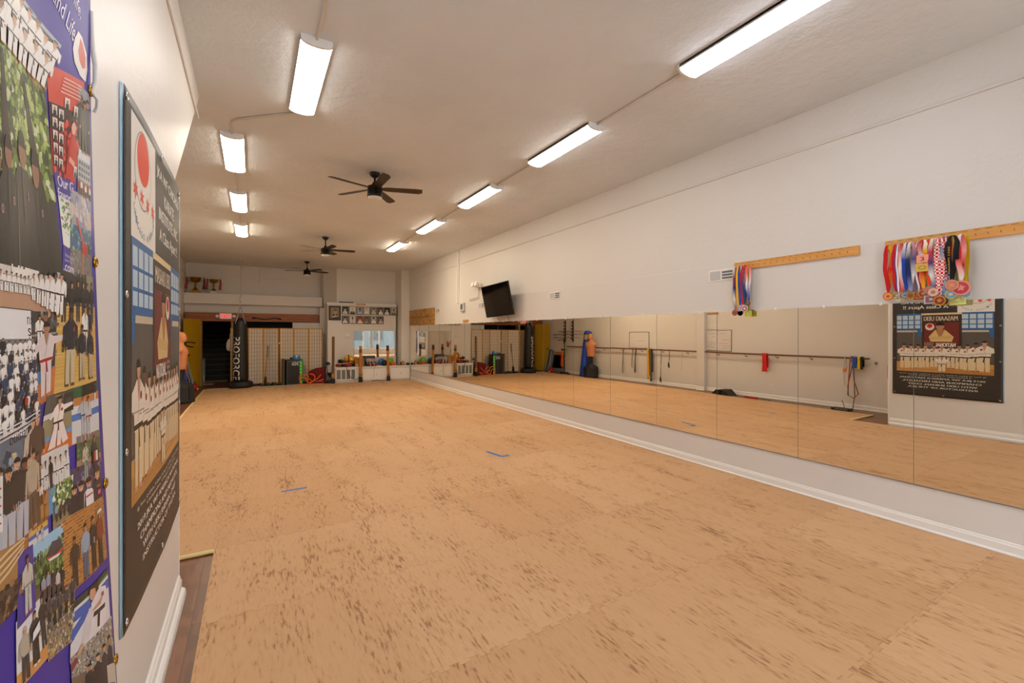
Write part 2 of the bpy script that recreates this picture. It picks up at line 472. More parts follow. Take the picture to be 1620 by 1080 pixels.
for i, (a, c) in enumerate(((-.30, .95), (.95, 2.2), (2.2, 3.4), (3.4, 4.6))):
    w = MB(); t = .05
    w.box((a, -3.56, .42), (a + t, -3.48, 3.0)).box((c - t, -3.56, .42), (c, -3.48, 3.0)).box((a + t, -3.56, .42), (c - t, -3.48, .42 + t)).box((a + t, -3.56, 3.0 - t), (c - t, -3.48, 3.0))
    wo = struct('window_%d' % (i + 1), w, TRIMW)
    struct('window_pane', MB().box((a + t, -3.525, .42 + t), (c - t, -3.515, 3.0 - t)), GL, wo)

# street outside, seen only back through the mirrors
struct('pavement', MB().box((-14, -26, -.25), (18, -3.6, -.16)), mat('grey pavement', '#b4b5b4', .8, var=.1))
bt = thing('apartment_building', 'pale apartment building across the street, seen in the small mirror', 'building', (2, -22, -.16))
w = MB().box((-9, -1, 0), (10, 1, 11)); w.build('facade', mat('pale stone facade', '#454e55', .8), bt)
SG = mat('dark street glass', '#141a22', .3)
for i in range(8):
    for j in range(3):
        MB().box((-8 + i * 2.3, .95, 1 + j * 2.6), (-6.9 + i * 2.3, 1.02, 2.7 + j * 2.6)).build('window', SG, bt)
for k, (x, y, r) in enumerate(((.2, -9.5, 1.1), (3.6, -12., 1.5))):
    t = thing('street_tree', ('small street tree near the shop window, seen in the small mirror', 'larger street tree across the road, seen in the small mirror')[k], 'tree', (x, y, -.16), group='street trees in the mirror')
    MB().tube([(0, 0, 0), (.05, 0, 1.2), (0, .05, 2.6)], [.12, .09, .05], 8).build('trunk', mat('bark', '#4b3b2e', .8), t)
    fm = MB()
    for _ in range(160):
        u = Vector((random.gauss(0, 1), random.gauss(0, 1), random.gauss(0, .9))); u = u.normalized() * r * random.uniform(.4, 1)
        c = Vector((0, 0, 2.9)) + u; a = Vector((random.uniform(-1, 1), random.uniform(-1, 1), random.uniform(-1, 1))).normalized() * .16
        e = a.orthogonal().normalized() * .11
        fm.add([c - a, c + e, c + a, c - e], [(0, 1, 2, 3)])
    fm.build('foliage', mat('tree leaves', '#4e6e3e', .7, var=.3), t)

# ================================================================ MAT AND ITS EDGES
tag(MB().prism([(-.25, -3.4), (W - .027, -3.4), (W - .027, 15.17), (-1.19, 15.45), (-1.19, 4.0), (-.25, 4.0)], 2, FZ, 0.).build('foam_floor_mat', MATF),
    'tan wood-print floor of interlocking foam tiles filling the training hall', 'floor mat')
def strip(p, q, r, name, label, m):
    p = Vector(p); q = Vector(q)
    o = MB().tube([p, q], r, 8, flat=.5).build(name, m)
    return tag(o, label, 'edge strip')
strip((-1.216, 4.0, -.012), (-1.216, 15.5, -.012), .024, 'edge_strip', 'long pale pine strip along the stair side of the foam floor', PALEPINE)
strip((-1.19, 3.965, 0), (-.25, 3.965, 0), .026, 'edge_strip', 'short pale pine strip at the notch beside the banner partition', PALEPINE)
strip((-1.15, 15.49, 0), (1.5, 15.36, 0), .02, 'edge_strip', 'thin greyish metal strip behind the heavy bag at the far end of the foam floor', LIGHTGREY)
BLUET = mat('blue masking tape', '#2f6fb8', .6, var=.12)
def tape(pts, w, label):
    mb = MB()
    for (a, b) in pts:
        a = Vector((*a, 0)); b = Vector((*b, 0)); n = (b - a).normalized().cross(Vector((0, 0, 1))) * w
        mb.add([tuple(p) for p in (a - n + Vector((0, 0, .0012)), b - n + Vector((0, 0, .0012)), b + n + Vector((0, 0, .0012)), a + n + Vector((0, 0, .0012)))], [(0, 1, 2, 3)])
    tag(mb.build('floor_tape', BLUET), label, 'tape', 'blue tape marks on the floor')
tape([((2.77, 5.40), (2.83, 5.08)), ((2.82, 5.07), (2.95, 5.09))], .026, 'bent blue tape mark on the foam floor out in front of the mirrors')
tape([((.25, 5.095), (.49, 5.102))], .019, 'straight narrow blue tape mark along a seam of the foam floor')
FOAMB = mat('beige foam tile', '#a8977a', .8)
tag(MB().box((-1.72, 16.95, FZ), (-1.1, 17.35, FZ + .01)).build('foam_tile', FOAMB, bevel=.002), 'loose beige foam tile on the dark floor before the stairs', 'foam tile')
tag(MB().box((-1.5, 17.85, FZ), (-.75, 18.35, FZ + .012)).build('foam_tile', FOAMB, bevel=.002), 'loose beige foam tile at the foot of the dark stairs', 'foam tile')

# ================================================================ CEILING LIGHTS, CONDUIT, FANS
def light(x, y0, label, pw=0):
    L = 1.22; w = .225; t = thing('ceiling_light', label, 'ceiling light', (x, y0 + L / 2, CZ), 0, 'wraparound strip lights on the ceiling')
    h = w / 2
    def prof(k, z0):
        return [(-h * k, 0.), (-h * k, -.034)] + [(h * k * math.sin(a), z0 - .034 * math.cos(a)) for a in [math.radians(-80 + 20 * i) for i in range(9)]] + [(h * k, -.034), (h * k, 0.)]
    P = prof(1, -.036)
    MB().prism(P, 1, -L / 2, -L / 2 + .022).build('end_cap', FIXW, t)
    MB().prism(P, 1, L / 2 - .022, L / 2).build('end_cap', FIXW, t)
    MB().box((-h, -L / 2 + .02, -.034), (-h + .004, L / 2 - .02, 0)).box((h - .004, -L / 2 + .02, -.034), (h, L / 2 - .02, 0)).box((-h, -L / 2 + .02, -.02), (h, L / 2 - .02, -.001)).build('housing', FIXW, t)
    D = [(h * .97 * math.sin(math.radians(a)), -.036 - .029 * math.cos(math.radians(a))) for a in range(-86, 87, 12)]
    MB().prism([(-h * .97, -.03)] + D + [(h * .97, -.03)], 1, -L / 2 + .022, L / 2 - .022).build('diffuser', DIFFS[pw], t)
    return t
ordn = ['first', 'second', 'third', 'fourth', 'fifth', 'sixth']
RY = [1.25, 3.59, 5.83, 8.11, 10.55]
for i, y in enumerate(RY):
    light(3.17, y, ['huge closest strip light cut by the frame edge, in the row beside the mirror wall', 'second strip light from the camera in the row beside the mirror wall',
                    'third strip light from the camera in the row beside the mirror wall', 'fourth strip light from the camera in the row beside the mirror wall',
                    'smallest farthest strip light in the row beside the mirror wall'][i], min(i, 4))
for i, (x, y) in enumerate(((.42, 3.62), (-.20, 5.81), (-.20, 8.1), (-.21, 10.45))):
    light(x, y, ['largest strip light of the stair-side row, set nearer the hall centre', 'second strip light of the stair-side row, after the bent conduit',
                 'third strip light of the stair-side row, before the smallest one', 'smallest farthest strip light of the stair-side row'][i], i + 1)
light(.42, 1.2, 'strip light overhead by the banners, above the frame')
COND = mat('painted conduit', '#cfc7be', .45)
def conduit(pts, label, r=.011):
    tag(MB().tube(pts, r, 8).build('ceiling_conduit', COND), label, 'conduit', 'thin conduit between the strip lights')
cz = CZ - .013
conduit([(.42, 2.42, cz), (.42, 3.62, cz)], 'thin conduit running into the near end of the largest stair-side strip light')
conduit([(.42, 4.84, cz), (.40, 4.92, cz), (-.14, 5.40, cz), (-.19, 5.50, cz), (-.2, 5.56, cz), (-.20, 5.81, cz)], 'bent conduit joining the two nearest stair-side strip lights')
conduit([(-.2, 7.03, cz), (-.2, 8.1, cz)], 'thin conduit between the second and third stair-side strip lights')
conduit([(-.2, 9.32, cz), (-.21, 10.45, cz)], 'thin conduit between the two farthest stair-side strip lights')
for a, b, l in ((2.47, 3.59, 'between the first two mirror-side strip lights'), (4.81, 5.83, 'between the second and third mirror-side strip lights'), (7.05, 8.11, 'between the third and fourth mirror-side strip lights'), (9.33, 10.55, 'between the two farthest mirror-side strip lights')):
    conduit([(3.17, a, cz), (3.17, b, cz)], 'straight thin conduit ' + l)

FANB = woodmat('dark fan blade', '#241b14', '#33281f', axis=0)
FANM = mat('black fan motor', '#17181a', .35, .4)
OPAL = mat('opal glass', '#d8d2c6', .3, var=.02)
def fan(x, y, drop, rot, label, r=.65):
    t = thing('ceiling_fan', label, 'ceiling fan', (x, y, CZ), rot, 'black five-blade ceiling fans')
    MB().lathe([(.075, 0), (.075, -.02), (.06, -.045), (.025, -.07)], n=20).build('canopy', FANM, t)
    MB().lathe([(.014, -.06), (.014, -drop + .06), (.03, -drop + .05), (.05, -drop)], n=12).build('down_rod', FANM, t)
    MB().lathe([(.05, -drop + .005), (.095, -drop - .005), (.10, -drop - .02), (.10, -drop - .11), (.103, -drop - .113), (.103, -drop - .15), (.095, -drop - .155)], n=28).build('motor', FANM, t)
    MB().lathe([(.095, -drop - .150), (.093, -drop - .165), (.07, -drop - .185), (.03, -drop - .195), (.001, -drop - .197)], n=24).build('light_cover', OPAL, t)
    zb = -drop - .035
    for k in range(5):
        a = 2 * PI * k / 5; M = Rz(a) @ Matrix.Rotation(math.radians(-12), 4, 'X')
        pts = [(.09, -.03), (.16, -.05), (.56, -.062), (r, -.055), (r, .03), (.60, .062), (.16, .05), (.09, .03)]
        mb = MB().prism(pts, 2, -.004, .004); mb.v = [tuple(Tm(0, 0, zb) @ (M @ Vector(p))) for p in mb.v]
        mb.build('blade', FANB, t)
fan(1.47, 6.28, .185, math.radians(-18), 'nearest black five-blade ceiling fan with close mounted hub')
fan(1.46, 11.05, .26, math.radians(-9), 'middle black ceiling fan hanging on a short rod')
fan(1.46, 15.1, .26, math.radians(14), 'farthest small black ceiling fan before the trophy ledge')
# ================================================================ MIRROR WALL
MW = .912; m0 = .569
names = ['nearest mirror panel, cut by the frame edge', 'second mirror panel, under the big medal cluster', 'third mirror panel, under the bare end of the shorter medal rack',
         'fourth mirror panel, reflecting the red cloth and the marked whiteboard'] + [n + ' mirror panel counted from the frame edge' for n in
         ('fifth', 'sixth', 'seventh', 'eighth', 'ninth', 'tenth', 'eleventh', 'twelfth', 'thirteenth', 'fourteenth', 'fifteenth')] + ['last narrow looking mirror panel at the far corner']
rm = random.Random(3); MEDGE = mat('ground mirror edge', '#5c605a', .5)
for i in range(16):
    y0 = m0 + i * MW
    t = thing('wall_mirror', names[i], 'mirror', (W - .004, y0 + MW / 2, .359), 0, 'mirror panels along the hall')
    g = MB().box((-.006, -MW / 2 + .0016, 0), (0, MW / 2 - .0016, 1.525)).build('mirror_glass', MIRROR, t)
    g.rotation_euler = (0, math.radians(.13 + rm.uniform(-.03, .03)), math.radians(rm.uniform(-.06, .06)))
    MB().box((-.0055, -MW / 2, 0), (-.0005, -MW / 2 + .0016, 1.525)).box((-.0055, MW / 2 - .0016, 0), (-.0005, MW / 2, 1.525)).build('edge', MEDGE, t)
    for dy in (-.23, .22):
        MB().box((-.013, dy - .009, 1.515), (.003, dy + .009, 1.540)).build('clip', CHROME if 0 else WHITEP, t, bevel=.002)
    MB().box((-.008, -MW / 2 + .002, -.006), (.003, MW / 2 - .002, .003)).build('bottom_channel', GREYM, t)

# small flat mirror on the portrait box
t = thing('wall_mirror', 'wide mirror on the portrait box reflecting bright windows', 'mirror', (3.727, 15.86, .78))
MB().box((-.722, -.007, 0), (.722, 0, .93)).build('mirror_glass', MIRROR, t)
MB().box((-.726, -.004, -.004), (.726, -.0005, .934)).build('backing', GREYM, t)

# ---- television on a tilting bracket
t = thing('television', 'black flat television tilted down over the mirrors', 'television', (W - .001, 8.42, 2.34))
TV = mat('television screen', '#060606', .08, var=.0)
M = Tm(-.24, 0, 0) @ Matrix.Rotation(math.radians(-11), 4, 'Y') @ Matrix.Rotation(math.radians(-1.5), 4, 'X')
def bx(mb, a, b, M): mb.box(a, b, M=M); return mb
bx(MB(), (0, -.615, -.355), (.03, .615, .355), M).build('casing', BLACKP, t, bevel=.004)
bx(MB(), (-.002, -.603, -.340), (.002, .603, .343), M).build('screen', TV, t)
bx(MB(), (.03, -.3, -.2), (.065, .3, .2), M).build('rear_housing', BLACKP, t, bevel=.01)
mb = MB().box((-.012, -.20, -.12), (0, .20, .12)).box((-.19, -.03, -.03), (-.01, .03, .03)); mb.build('bracket', BLACKM, t)
MB().tube([(-.10, -.2, -.3), (-.06, -.22, -.40), (-.02, -.2, -.46)], .005, 6).tube([(-.12, .22, -.3), (-.06, .25, -.41), (-.02, .23, -.46)], .005, 6).build('cable', BLACKP, t)

# ---- supply registers
SLOT = mat('register slot grey', '#5d646b', .5)
def vent(y, z, label):
    t = thing('wall_vent', label, 'vent', (W, y, z), 0, 'white wall registers over the mirrors')
    MB().box((-.008, -.165, -.07), (0, .165, .07)).build('plate', WHITEP, t, bevel=.003)
    MB().box((-.014, .01, -.052), (-.007, .145, .052)).build('damper_cover', LIGHTGREY, t, bevel=.003)
    s = MB(); 
    for k in range(3): s.box((-.0095, -.145, -.046 + k * .034), (-.007, -.012, -.026 + k * .034))
    s.build('slots', SLOT, t)
    l = MB()
    for k in range(4): l.box((-.016, -.15, -.055 + k * .034), (-.008, -.008, -.049 + k * .034))
    l.build('louvers', WHITEP, t)
vent(3.25, 2.315, 'white wall register beside the shorter medal rack')
vent(6.6, 2.32, 'white wall register between the television and the medal racks')
vent(9.62, 2.305, 'white wall register half hidden behind the television')
vent(12.56, 2.31, 'white wall register beside the wood boards')

# ---- grey thermostat cover, emergency light, raceways, outlet
t = thing('thermostat', 'grey boxed thermostat on the wall between television and wood boards', 'thermostat', (W, 10.68, 2.315))
MB().box((-.06, -.11, -.115), (0, .11, .115)).build('cover', LIGHTGREY, t, bevel=.018)
MB().box((-.064, -.05, -.06), (-.058, .06, .07)).build('display', mat('dark display', '#4b4d4e', .3), t, bevel=.004)
t = thing('emergency_light', 'white twin-head emergency light by the television', 'emergency light', (W, 9.75, 2.80))
MB().box((-.07, -.13, -.05), (0, .13, .05)).build('battery_box', WHITEP, t, bevel=.012)
for dy in (-.08, .10):
    M = Tm(-.10, dy, .02) @ Matrix.Rotation(math.radians(-75), 4, 'Y')
    MB().lathe([(.02, -.05), (.06, 0), (.07, .045), (.055, .05), (.02, .04)], n=18, M=M).build('lamp_head', WHITEP, t)
MB().tube([(-.012, .03, -.05), (-.012, .03, -.22), (-.012, .06, -.27), (-.012, .55, -.30)], .012, 8).tube([(-.012, -.0, -.30), (-.012, .55, -.335)], .010, 8).build('conduit', WHITEP, t)
t = thing('vertical_raceway', 'pair of white vertical raceways from ceiling to cladding', 'raceway', (W, 11.0, 2.44))
MB().box((-.025, -.02, 0), (.014, .02, CZ - 2.44)).build('raceway', WHITEP, t, bevel=.003)
MB().box((-.03, .06, 0), (.014, .13, .92)).build('raceway', WHITEP, t, bevel=.003)
def outlet(pos, rz, label, grp=None):
    t = thing('wall_outlet', label, 'outlet', pos, rz, grp)
    MB().box((-.035, -.006, -.057), (.035, 0, .057)).build('cover_plate', WHITEP, t, bevel=.003)
    MB().box((-.017, -.008, -.035), (.017, -.005, -.006)).box((-.017, -.008, .006), (.017, -.005, .035)).build('socket', LIGHTGREY, t)
outlet((W, 9.9, .215), -PI / 2, 'white outlet in the strip under the mirrors')
TANW = woodmat('tan wood chip', '#b37a3d', '#c78e50', axis=1)
tag(MB().box((W - .02, 10.37, 1.915), (W, 10.69, 1.975)).build('wood_block', TANW, bevel=.003), 'small tan wood strip on the wall under the thermostat', 'wood strip')
tag(MB().box((3.07, 15.805, 2.60), (3.39, 15.825, 2.645)).build('wood_block', TANW, bevel=.003), 'small tan wood strip on the cornice of the portrait box', 'wood strip')

# ---- four wooden boards near the corner
def osb():
    m, nt, b, o = new_mat('particle board'); v = coords(nt, (1, 1, 1))
    vo = nt.nodes.new('ShaderNodeTexVoronoi'); vo.inputs['Scale'].default_value = 16; nt.links.new(v, vo.inputs[0])
    c = mixc(nt, vo.outputs[0], S('#96682a'), S('#c69a52'))
    v2 = coords(nt, (1, 9, 7)); 
    k = ramp(nt, noise(nt, v2, 1.4, 3), .50, .62)
    c = mixc(nt, M_(nt, 'MULTIPLY', k, .75), c, S('#5b3d16'))
    nt.links.new(c, b.inputs['Base Color']); b.inputs['Roughness'].default_value = .6
    return m
OSB = osb()
for (y, z, l) in ((14.65, 2.29, 'upper particle board panel next to the corner pilaster'), (13.41, 2.285, 'upper particle board panel next to the white register'),
                  (14.65, 2.025, 'lower particle board panel next to the corner pilaster'), (13.41, 2.02, 'lower particle board panel above the far mirrors, away from the pilaster')):
    tag(MB().box((W - .03, y - .61, z - .128), (W, y + .61, z + .128)).build('particle_board', OSB, bevel=.003), l, 'board', 'particle board panels near the corner')

# ---- medal racks
INK = S('#2a1d10')
def rack(y0, y1, label, rng, skip):
    t = thing('medal_rack', label, 'medal rack', (W, (y0 + y1) / 2, 2.39))
    L = y1 - y0
    MB().box((-.022, -L / 2, -.042), (0, L / 2, .042)).build('board', PINE, t, bevel=.002)
    s = MB(); n = int(L / .066)
    for k in range(n):
        yc = L / 2 - .04 - k * (L - .06) / n
        pts = [(-.0235, yc - .018 + j * .0036 * rng.uniform(.8, 1.1), .030 + rng.uniform(-.004, .004)) for j in range(11)]
        s.tube(pts, .0011, 4)
    s.build('handwriting', mat('ink', '#2a1d10', .7), t)
    for k in range(n):
        yc = L / 2 - .04 - k * (L - .06) / n
        h = MB().tube([(-.02, yc, -.012), (-.034, yc, -.012), (-.042, yc, -.018), (-.044, yc, -.010), (-.044, yc, .0)], .0018, 6)
        h.lathe([(.004, -.022), (.004, -.0225)], (0, yc, -.012), 8)
        h.build('hook', BRASS, t)
    return t
rk = random.Random(5)
rack(1.863, 3.078, 'shorter seen pine medal rack with few medals at its far end', rk, None)
rack(-.30, 1.672, 'pine medal rack crowded with medals beside the frame edge', rk, None)

def medal(y, zb, hw, cA, cB, xo, label, kind='disc', mc='#b9822f', mc2='#7a4a18', r=.036, zt=2.375, w=.026, flat=None):
    """ribbon loop on a hook with its medal; cA, cB colour stops of the two strands from the hook down"""
    t = thing('medal', label, 'medal', (W - .046 - xo, y, 0), 0, 'medals hanging from the racks')
    rb = MB(); n = 22
    def cat(st, u, v):
        if isinstance(st, str): return S(st)
        if st[0] == 'check':
            return S(st[1]) if (int(u * 34) + int(v * 3)) % 2 else S(st[2])
        if st[0] == 'stripe':
            return S(st[1 + min(len(st) - 2, int(v * (len(st) - 1)))])
        x = u * (len(st) - 1); i = min(len(st) - 2, int(x)); f = x - i; a, b = S(st[i]), S(st[i + 1])
        return tuple(a[k] * (1 - f) + b[k] * f for k in range(4))
    for sgn, st in ((1, cA), (-1, cB)):
        def path(u):
            z = zt + (zb + r - zt) * u
            s = math.sin(PI * min(1, u * 1.15) ** .55) if u < .87 else math.sin(PI * min(1, u * 1.15) ** .55) * max(0, (1 - u) / .13)
            return hw * (max(0, s) ** .7), z
        def fn(v, u, sgn=sgn):
            d, z = path(u)
            if u < .06: z += .012 * math.cos(u / .06 * PI / 2)
            ww = w * (.55 + .45 * min(1, u * 6)) * (1 if u < .9 else 1 - (u - .9) * 5)
            return (-.004 * math.sin(u * 9 + y * 40) - .003 * sgn - .010 * math.sin(PI * u), sgn * d + (v - .5) * ww + .002 * math.sin(u * 13 + y * 70), z)
        rb.grid(fn, 4, 48, colfn=lambda v, u, st=st: cat(st, u, v))
    rb.build('ribbon', CLOTH, t)
    m = MB(); zc = zb; x = -.006
    def ngon(k, rr, depth, col, sq=1., star=None):
        pts = []
        for j in range(k):
            q = rr * (star if star and j % 2 else 1)
            a = 2 * PI * j / k + PI / 2
            pts.append((q * math.cos(a), zc + sq * q * math.sin(a)))
        m.prism(pts, 0, x - depth, x, S(col))
    if kind == 'disc':
        ngon(28, r, .005, mc); ngon(28, r * .8, .0065, mc2); ngon(10, r * .5, .0075, mc, star=.55)
    elif kind == 'oval':
        ngon(28, r, .005, mc, .72); ngon(28, r * .84, .0065, mc2, .70); ngon(12, r * .5, .0075, mc, .6, .6)
    elif kind == 'star':
        ngon(16, r, .005, mc, 1.15, .68); ngon(20, r * .5, .007, mc2)
    elif kind == 'plate':
        m.prism([(-r, zc - r * .75), (r, zc - r * .85), (r, zc + r * .7), (-r, zc + r * .75)], 0, x - .005, x, S(mc))
        m.prism([(-r * .75, zc - r * .5), (r * .75, zc - r * .6), (r * .75, zc + r * .45), (-r * .75, zc + r * .5)], 0, x - .0065, x - .004, S(mc2))
        ngon(10, r * .4, .008, mc, .8, .6)
    elif kind == 'three':
        m.prism([(-r * .85, zc + r * .9), (r * .85, zc + r * .8), (r * .85, zc + r * 2.3), (-r * .85, zc + r * 2.4)], 0, x - .005, x, S('#eb9576'))
        text_on(m, '3', lambda a, b: (x - .0056, .014 - a, zc + r * 1.2 + b), S('#3a2a78'), fit=(.026, .034))
        m.prism([(-r, zc - r * .75), (r, zc - r * .75), (r, zc + r * .75), (-r, zc + r * .75)], 0, x - .006, x, S(mc))
        ngon(20, r * .6, .0075, mc2, .7); ngon(10, r * .38, .0085, mc, .8, .6)
    m.tube([(x - .002, -.006, zc + r * .9), (x - .002, 0, zc + r * 1.15), (x - .002, .006, zc + r * .9)], .0018, 6, col=S(mc))
    m.build('medal_disc', ENAMEL, t, bevel=.0008)
    if flat:
        f = MB()
        text_on(f, flat, lambda a, b: (-.0185, hw * .62 - .006 + b * 1., 2.30 - a), S('#d8b24a'), fit=(.33, .011))
        f.build('lettering', CLOTH, t)
RED, BLU, WHI, YEL_, NAV, ORG = '#c0141c', '#1c3f9c', '#e6e3e2', '#e8b414', '#1d2a5a', '#e2471a'
tri = ('stripe', RED, WHI, BLU)
# shorter rack
medal(3.045, 1.86, .010, [WHI, '#7b3040', '#3a2a6a', WHI, '#32306c'], ['#8a4a55', '#4a3066', WHI], .004, 'slim white, maroon and purple ribbon medal at the far end of the shorter rack', mc='#6b3420', mc2='#a15a3a', r=.034)
medal(3.005, 1.90, .010, YEL_, YEL_, .010, 'plain yellow ribbon medal on the shorter rack', mc='#9c4a2c', mc2='#c07850', r=.03)
medal(2.975, 1.905, .013, [BLU, BLU, '#1f5ac0'], [WHI, '#b8a254', BLU], .014, 'royal blue ribbon medal beside the yellow one', mc='#d8d6d4', mc2='#3f86b0', r=.030)
medal(2.945, 1.91, .014, [RED, '#8c2a58', RED], [WHI, RED], .018, 'red and purple ribbon medal tucked behind navy ribbons on the shorter rack', mc='#d9d8d6', mc2='#b4463c', r=.032)
medal(2.915, 1.90, .018, [RED, '#1d4a78', '#16426c'], ['#d8405a', '#16426c', '#1d4a78'], .024, 'navy ribbon medal speckled with pale dots on the shorter rack', mc='#d4d6d8', mc2='#a8505a', r=.036)
medal(2.872, 1.955, .018, ['#ea5a4a', '#ee7a6a', WHI, '#7a84cc', '#2c3a90'], ['#ea5a4a', '#d8d0e0', '#34409a'], .030, 'coral fading to blue ribbon medal on the shorter rack', mc='#9a6a58', mc2='#6a3a30', r=.03)
medal(2.89, 1.845, .004, '#c8c83a', '#c8c83a', .002, 'lime green rectangular tag medal lowest under the shorter rack', 'plate', '#c9cc4a', '#b0b438', r=.040)
# crowded rack, far end first
medal(1.637, 1.945, .020, RED, [YEL_, RED, YEL_], .004, 'red and yellow ribbon medal hanging alone at the end of the crowded rack', mc='#c4331c', mc2='#d9a24a', r=.036, w=.032)
medal(1.583, 1.945, .016, [RED, RED], [WHI, RED], .010, 'red ribbon star medal next to the lone red and yellow one', 'star', '#a88a3a', '#7a5f22', r=.034)
medal(1.560, 1.93, .014, tri, ('stripe', RED, WHI), .016, 'red and white striped ribbon star medal, silver', 'star', '#b8b4a8', '#8c8a80', r=.034)
medal(1.535, 1.94, .014, [RED, WHI, RED], tri, .020, 'thin red and white ribbon medal with a blue edge', 'star', '#c0a858', '#6a6a4a', r=.032)
medal(1.512, 1.945, .014, [WHI, BLU, BLU, BLU], [BLU, BLU, WHI], .024, 'bright blue and white ribbon medal with a dark blue shield', 'oval', '#4a5a80', '#8a94a8', r=.036)
medal(1.478, 1.94, .019, [WHI, NAV, NAV, '#8c9acc'], ['#d9a0a0', '#46508c', WHI, RED], .028, 'navy and white lettered ribbon medal with a red tail', 'star', '#a4702c', '#7a4a18', r=.036, w=.030)
medal(1.432, 1.93, .020, tri, ('stripe', BLU, WHI, RED), .014, 'red, white and blue striped ribbon medal behind the square gold plate', 'plate', '#9c3020', '#c07a30', r=.034)
medal(1.395, 1.95, .018, [RED, WHI, ORG, YEL_], ['#caa0a0', RED, YEL_], .034, 'red ribbon medal with a dark red enamel disc', mc='#b88a48', mc2='#8c1c18', r=.034)
medal(1.395, 2.160, .018, [RED, '#d8d2d0'], [WHI, YEL_, RED], .055, 'salmon number three medal over a square gold plate', 'three', '#cfae4e', '#b08c30', r=.044)
medal(1.358, 1.97, .010, ORG, ORG, .046, 'bright orange ribbon medal on the crowded rack', mc='#8a8478', mc2='#c86a58', r=.036)
medal(1.330, 1.955, .020, [WHI, '#b83a48', '#54306c', WHI, '#4a5aa0'], [WHI, '#8a3450', '#c8ccde', WHI, '#39489c'], .052, 'white and purple ribbon medal with a red emblem', 'disc', '#a8705c', '#d8b0a0', r=.040, w=.030)
medal(1.345, 1.900, .006, [WHI, '#9aa4b0'], [WHI, '#9aa4b0'], .040, 'silver shield plaque medal low on the crowded rack', 'plate', '#a9b0ba', '#8c5058', r=.046)
medal(1.290, 1.885, .018, ('check', RED, '#f0dcd8'), ('check', '#d0222a', '#f2e4e0'), .058, 'red ribbon medal dotted with white, gold disc', mc='#b88a2c', mc2='#8c2a16', r=.038, w=.032)
medal(1.268, 1.880, .018, [BLU, WHI, '#2a6ab0'], ('check', RED, '#f2e4e0'), .050, 'blue and checked red ribbon medal with a black and gold disc', mc='#a88638', mc2='#28241c', r=.036, w=.030)
medal(1.248, 1.95, .018, [BLU, YEL_, '#c8a814', RED], [RED, '#d8202a', WHI], .044, 'yellow, blue and red twisted ribbon medal', mc='#3f86b4', mc2='#c8a24a', r=.036)
medal(1.215, 2.000, .026, ['#17171a', '#101013', '#101013'], ['#17171a', '#101013', '#101013'], .072, 'wide black ribbon medal with gold lettering and a salmon disc', mc='#d98f72', mc2='#c87a60', r=.040, w=.034, flat='2021 Midwest Karate')
medal(1.225, 1.93, .018, [BLU, '#3a58b4', BLU], [YEL_, BLU], .056, 'deep blue ribbon medal inside the wide black one', mc='#c8b070', mc2='#5a9ac0', r=.036)
medal(1.168, 1.975, .014, [WHI, '#d83a3a', RED, '#e8a8a0', WHI], ['#c84a52', '#e89a94', RED, WHI], .062, 'white fading to red ribbon medal with big pink enamel disc', mc='#d98a84', mc2='#b8343c', r=.056, w=.032)
medal(1.148, 1.93, .010, '#d8b018', '#c8a014', .034, 'yellow ribbon medal at the camera end of the cluster', mc='#c9d0d4', mc2='#8ab0c0', r=.034)
medal(1.195, 1.885, .004, '#c4c47a', '#c4c47a', .030, 'pale lime rectangular tag medal lowest in the crowded cluster', 'plate', '#ccd28a', '#b4bc6a', r=.048)
# ================================================================ FAR END OF THE HALL
RUBBER = mat('black rubber', '#18181a', .7, var=.15, bmp=.1, bscale=14)
# ---- heavy bag with chain
HX, HY = -.32, 15.50
t = thing('punching_bag', 'tall black heavy bag with white vertical lettering on a ceiling chain', 'punching bag', (HX, HY, 0))
MB().lathe([(.20, .0), (.29, .005), (.325, .04), (.335, .09), (.325, .15), (.29, .185), (.20, .19)], n=36).build('base', RUBBER, t)
prof = [(.17, .17), (.195, .19), (.207, .3), (.206, .7), (.200, 1.1), (.190, 1.5), (.180, 1.8), (.172, 1.92), (.150, 2.0), (.105, 2.06), (.05, 2.09)]
MB().lathe(prof, n=40).build('bag_body', BLACKV, t)
WHITEI = mat('white printed ink', '#e0e0de', .5)
mb = MB(); th0 = math.atan2(-.84, -.54)
def bagr(z):
    for (r0, z0), (r1, z1) in zip(prof[:-1], prof[1:]):
        if z0 <= z <= z1: return r0 + (r1 - r0) * (z - z0) / (z1 - z0)
    return .2
def onbag(a, b):
    z = 1.52 - a; th = th0 + (b - .10) / bagr(z)
    r = bagr(z) + .003
    return (r * math.cos(th), r * math.sin(th), z)
text_on(mb, 'PROFORCE', onbag, None, fit=(1.27, .20), bold=.008)
mb.build('lettering', WHITEI, t)
mb = MB()
for k in range(4):
    a = PI / 4 + k * PI / 2
    mb.tube([(.13 * math.cos(a), .13 * math.sin(a), 2.02), (.10 * math.cos(a), .10 * math.sin(a), 2.14), (.015 * math.cos(a), .015 * math.sin(a), 2.40)], [.018, .014, .010], 8, flat=.5)
    mb.tube([(.17 * math.cos(a) , .17 * math.sin(a), 1.90), (.155 * math.cos(a), .155 * math.sin(a), 1.99), (.13 * math.cos(a), .13 * math.sin(a), 2.04)], .016, 6, flat=.4)
mb.build('hanging_strap', GREYM, t)
mb = MB(); z = 2.38; k = 0
while z < CZ - .02:
    L = .050; R = .016; a = (k % 2) * PI / 2 + .3
    pts = []
    for j in range(12):
        q = 2 * PI * j / 12; x_ = R * math.cos(q); zz = R * math.sin(q) + (L / 2 - R if math.sin(q) >= 0 else -(L / 2 - R))
        pts.append((x_ * math.cos(a), x_ * math.sin(a), z + L / 2 + zz))
    mb.tube(pts, .0048, 5, closed=True); z += .041; k += 1
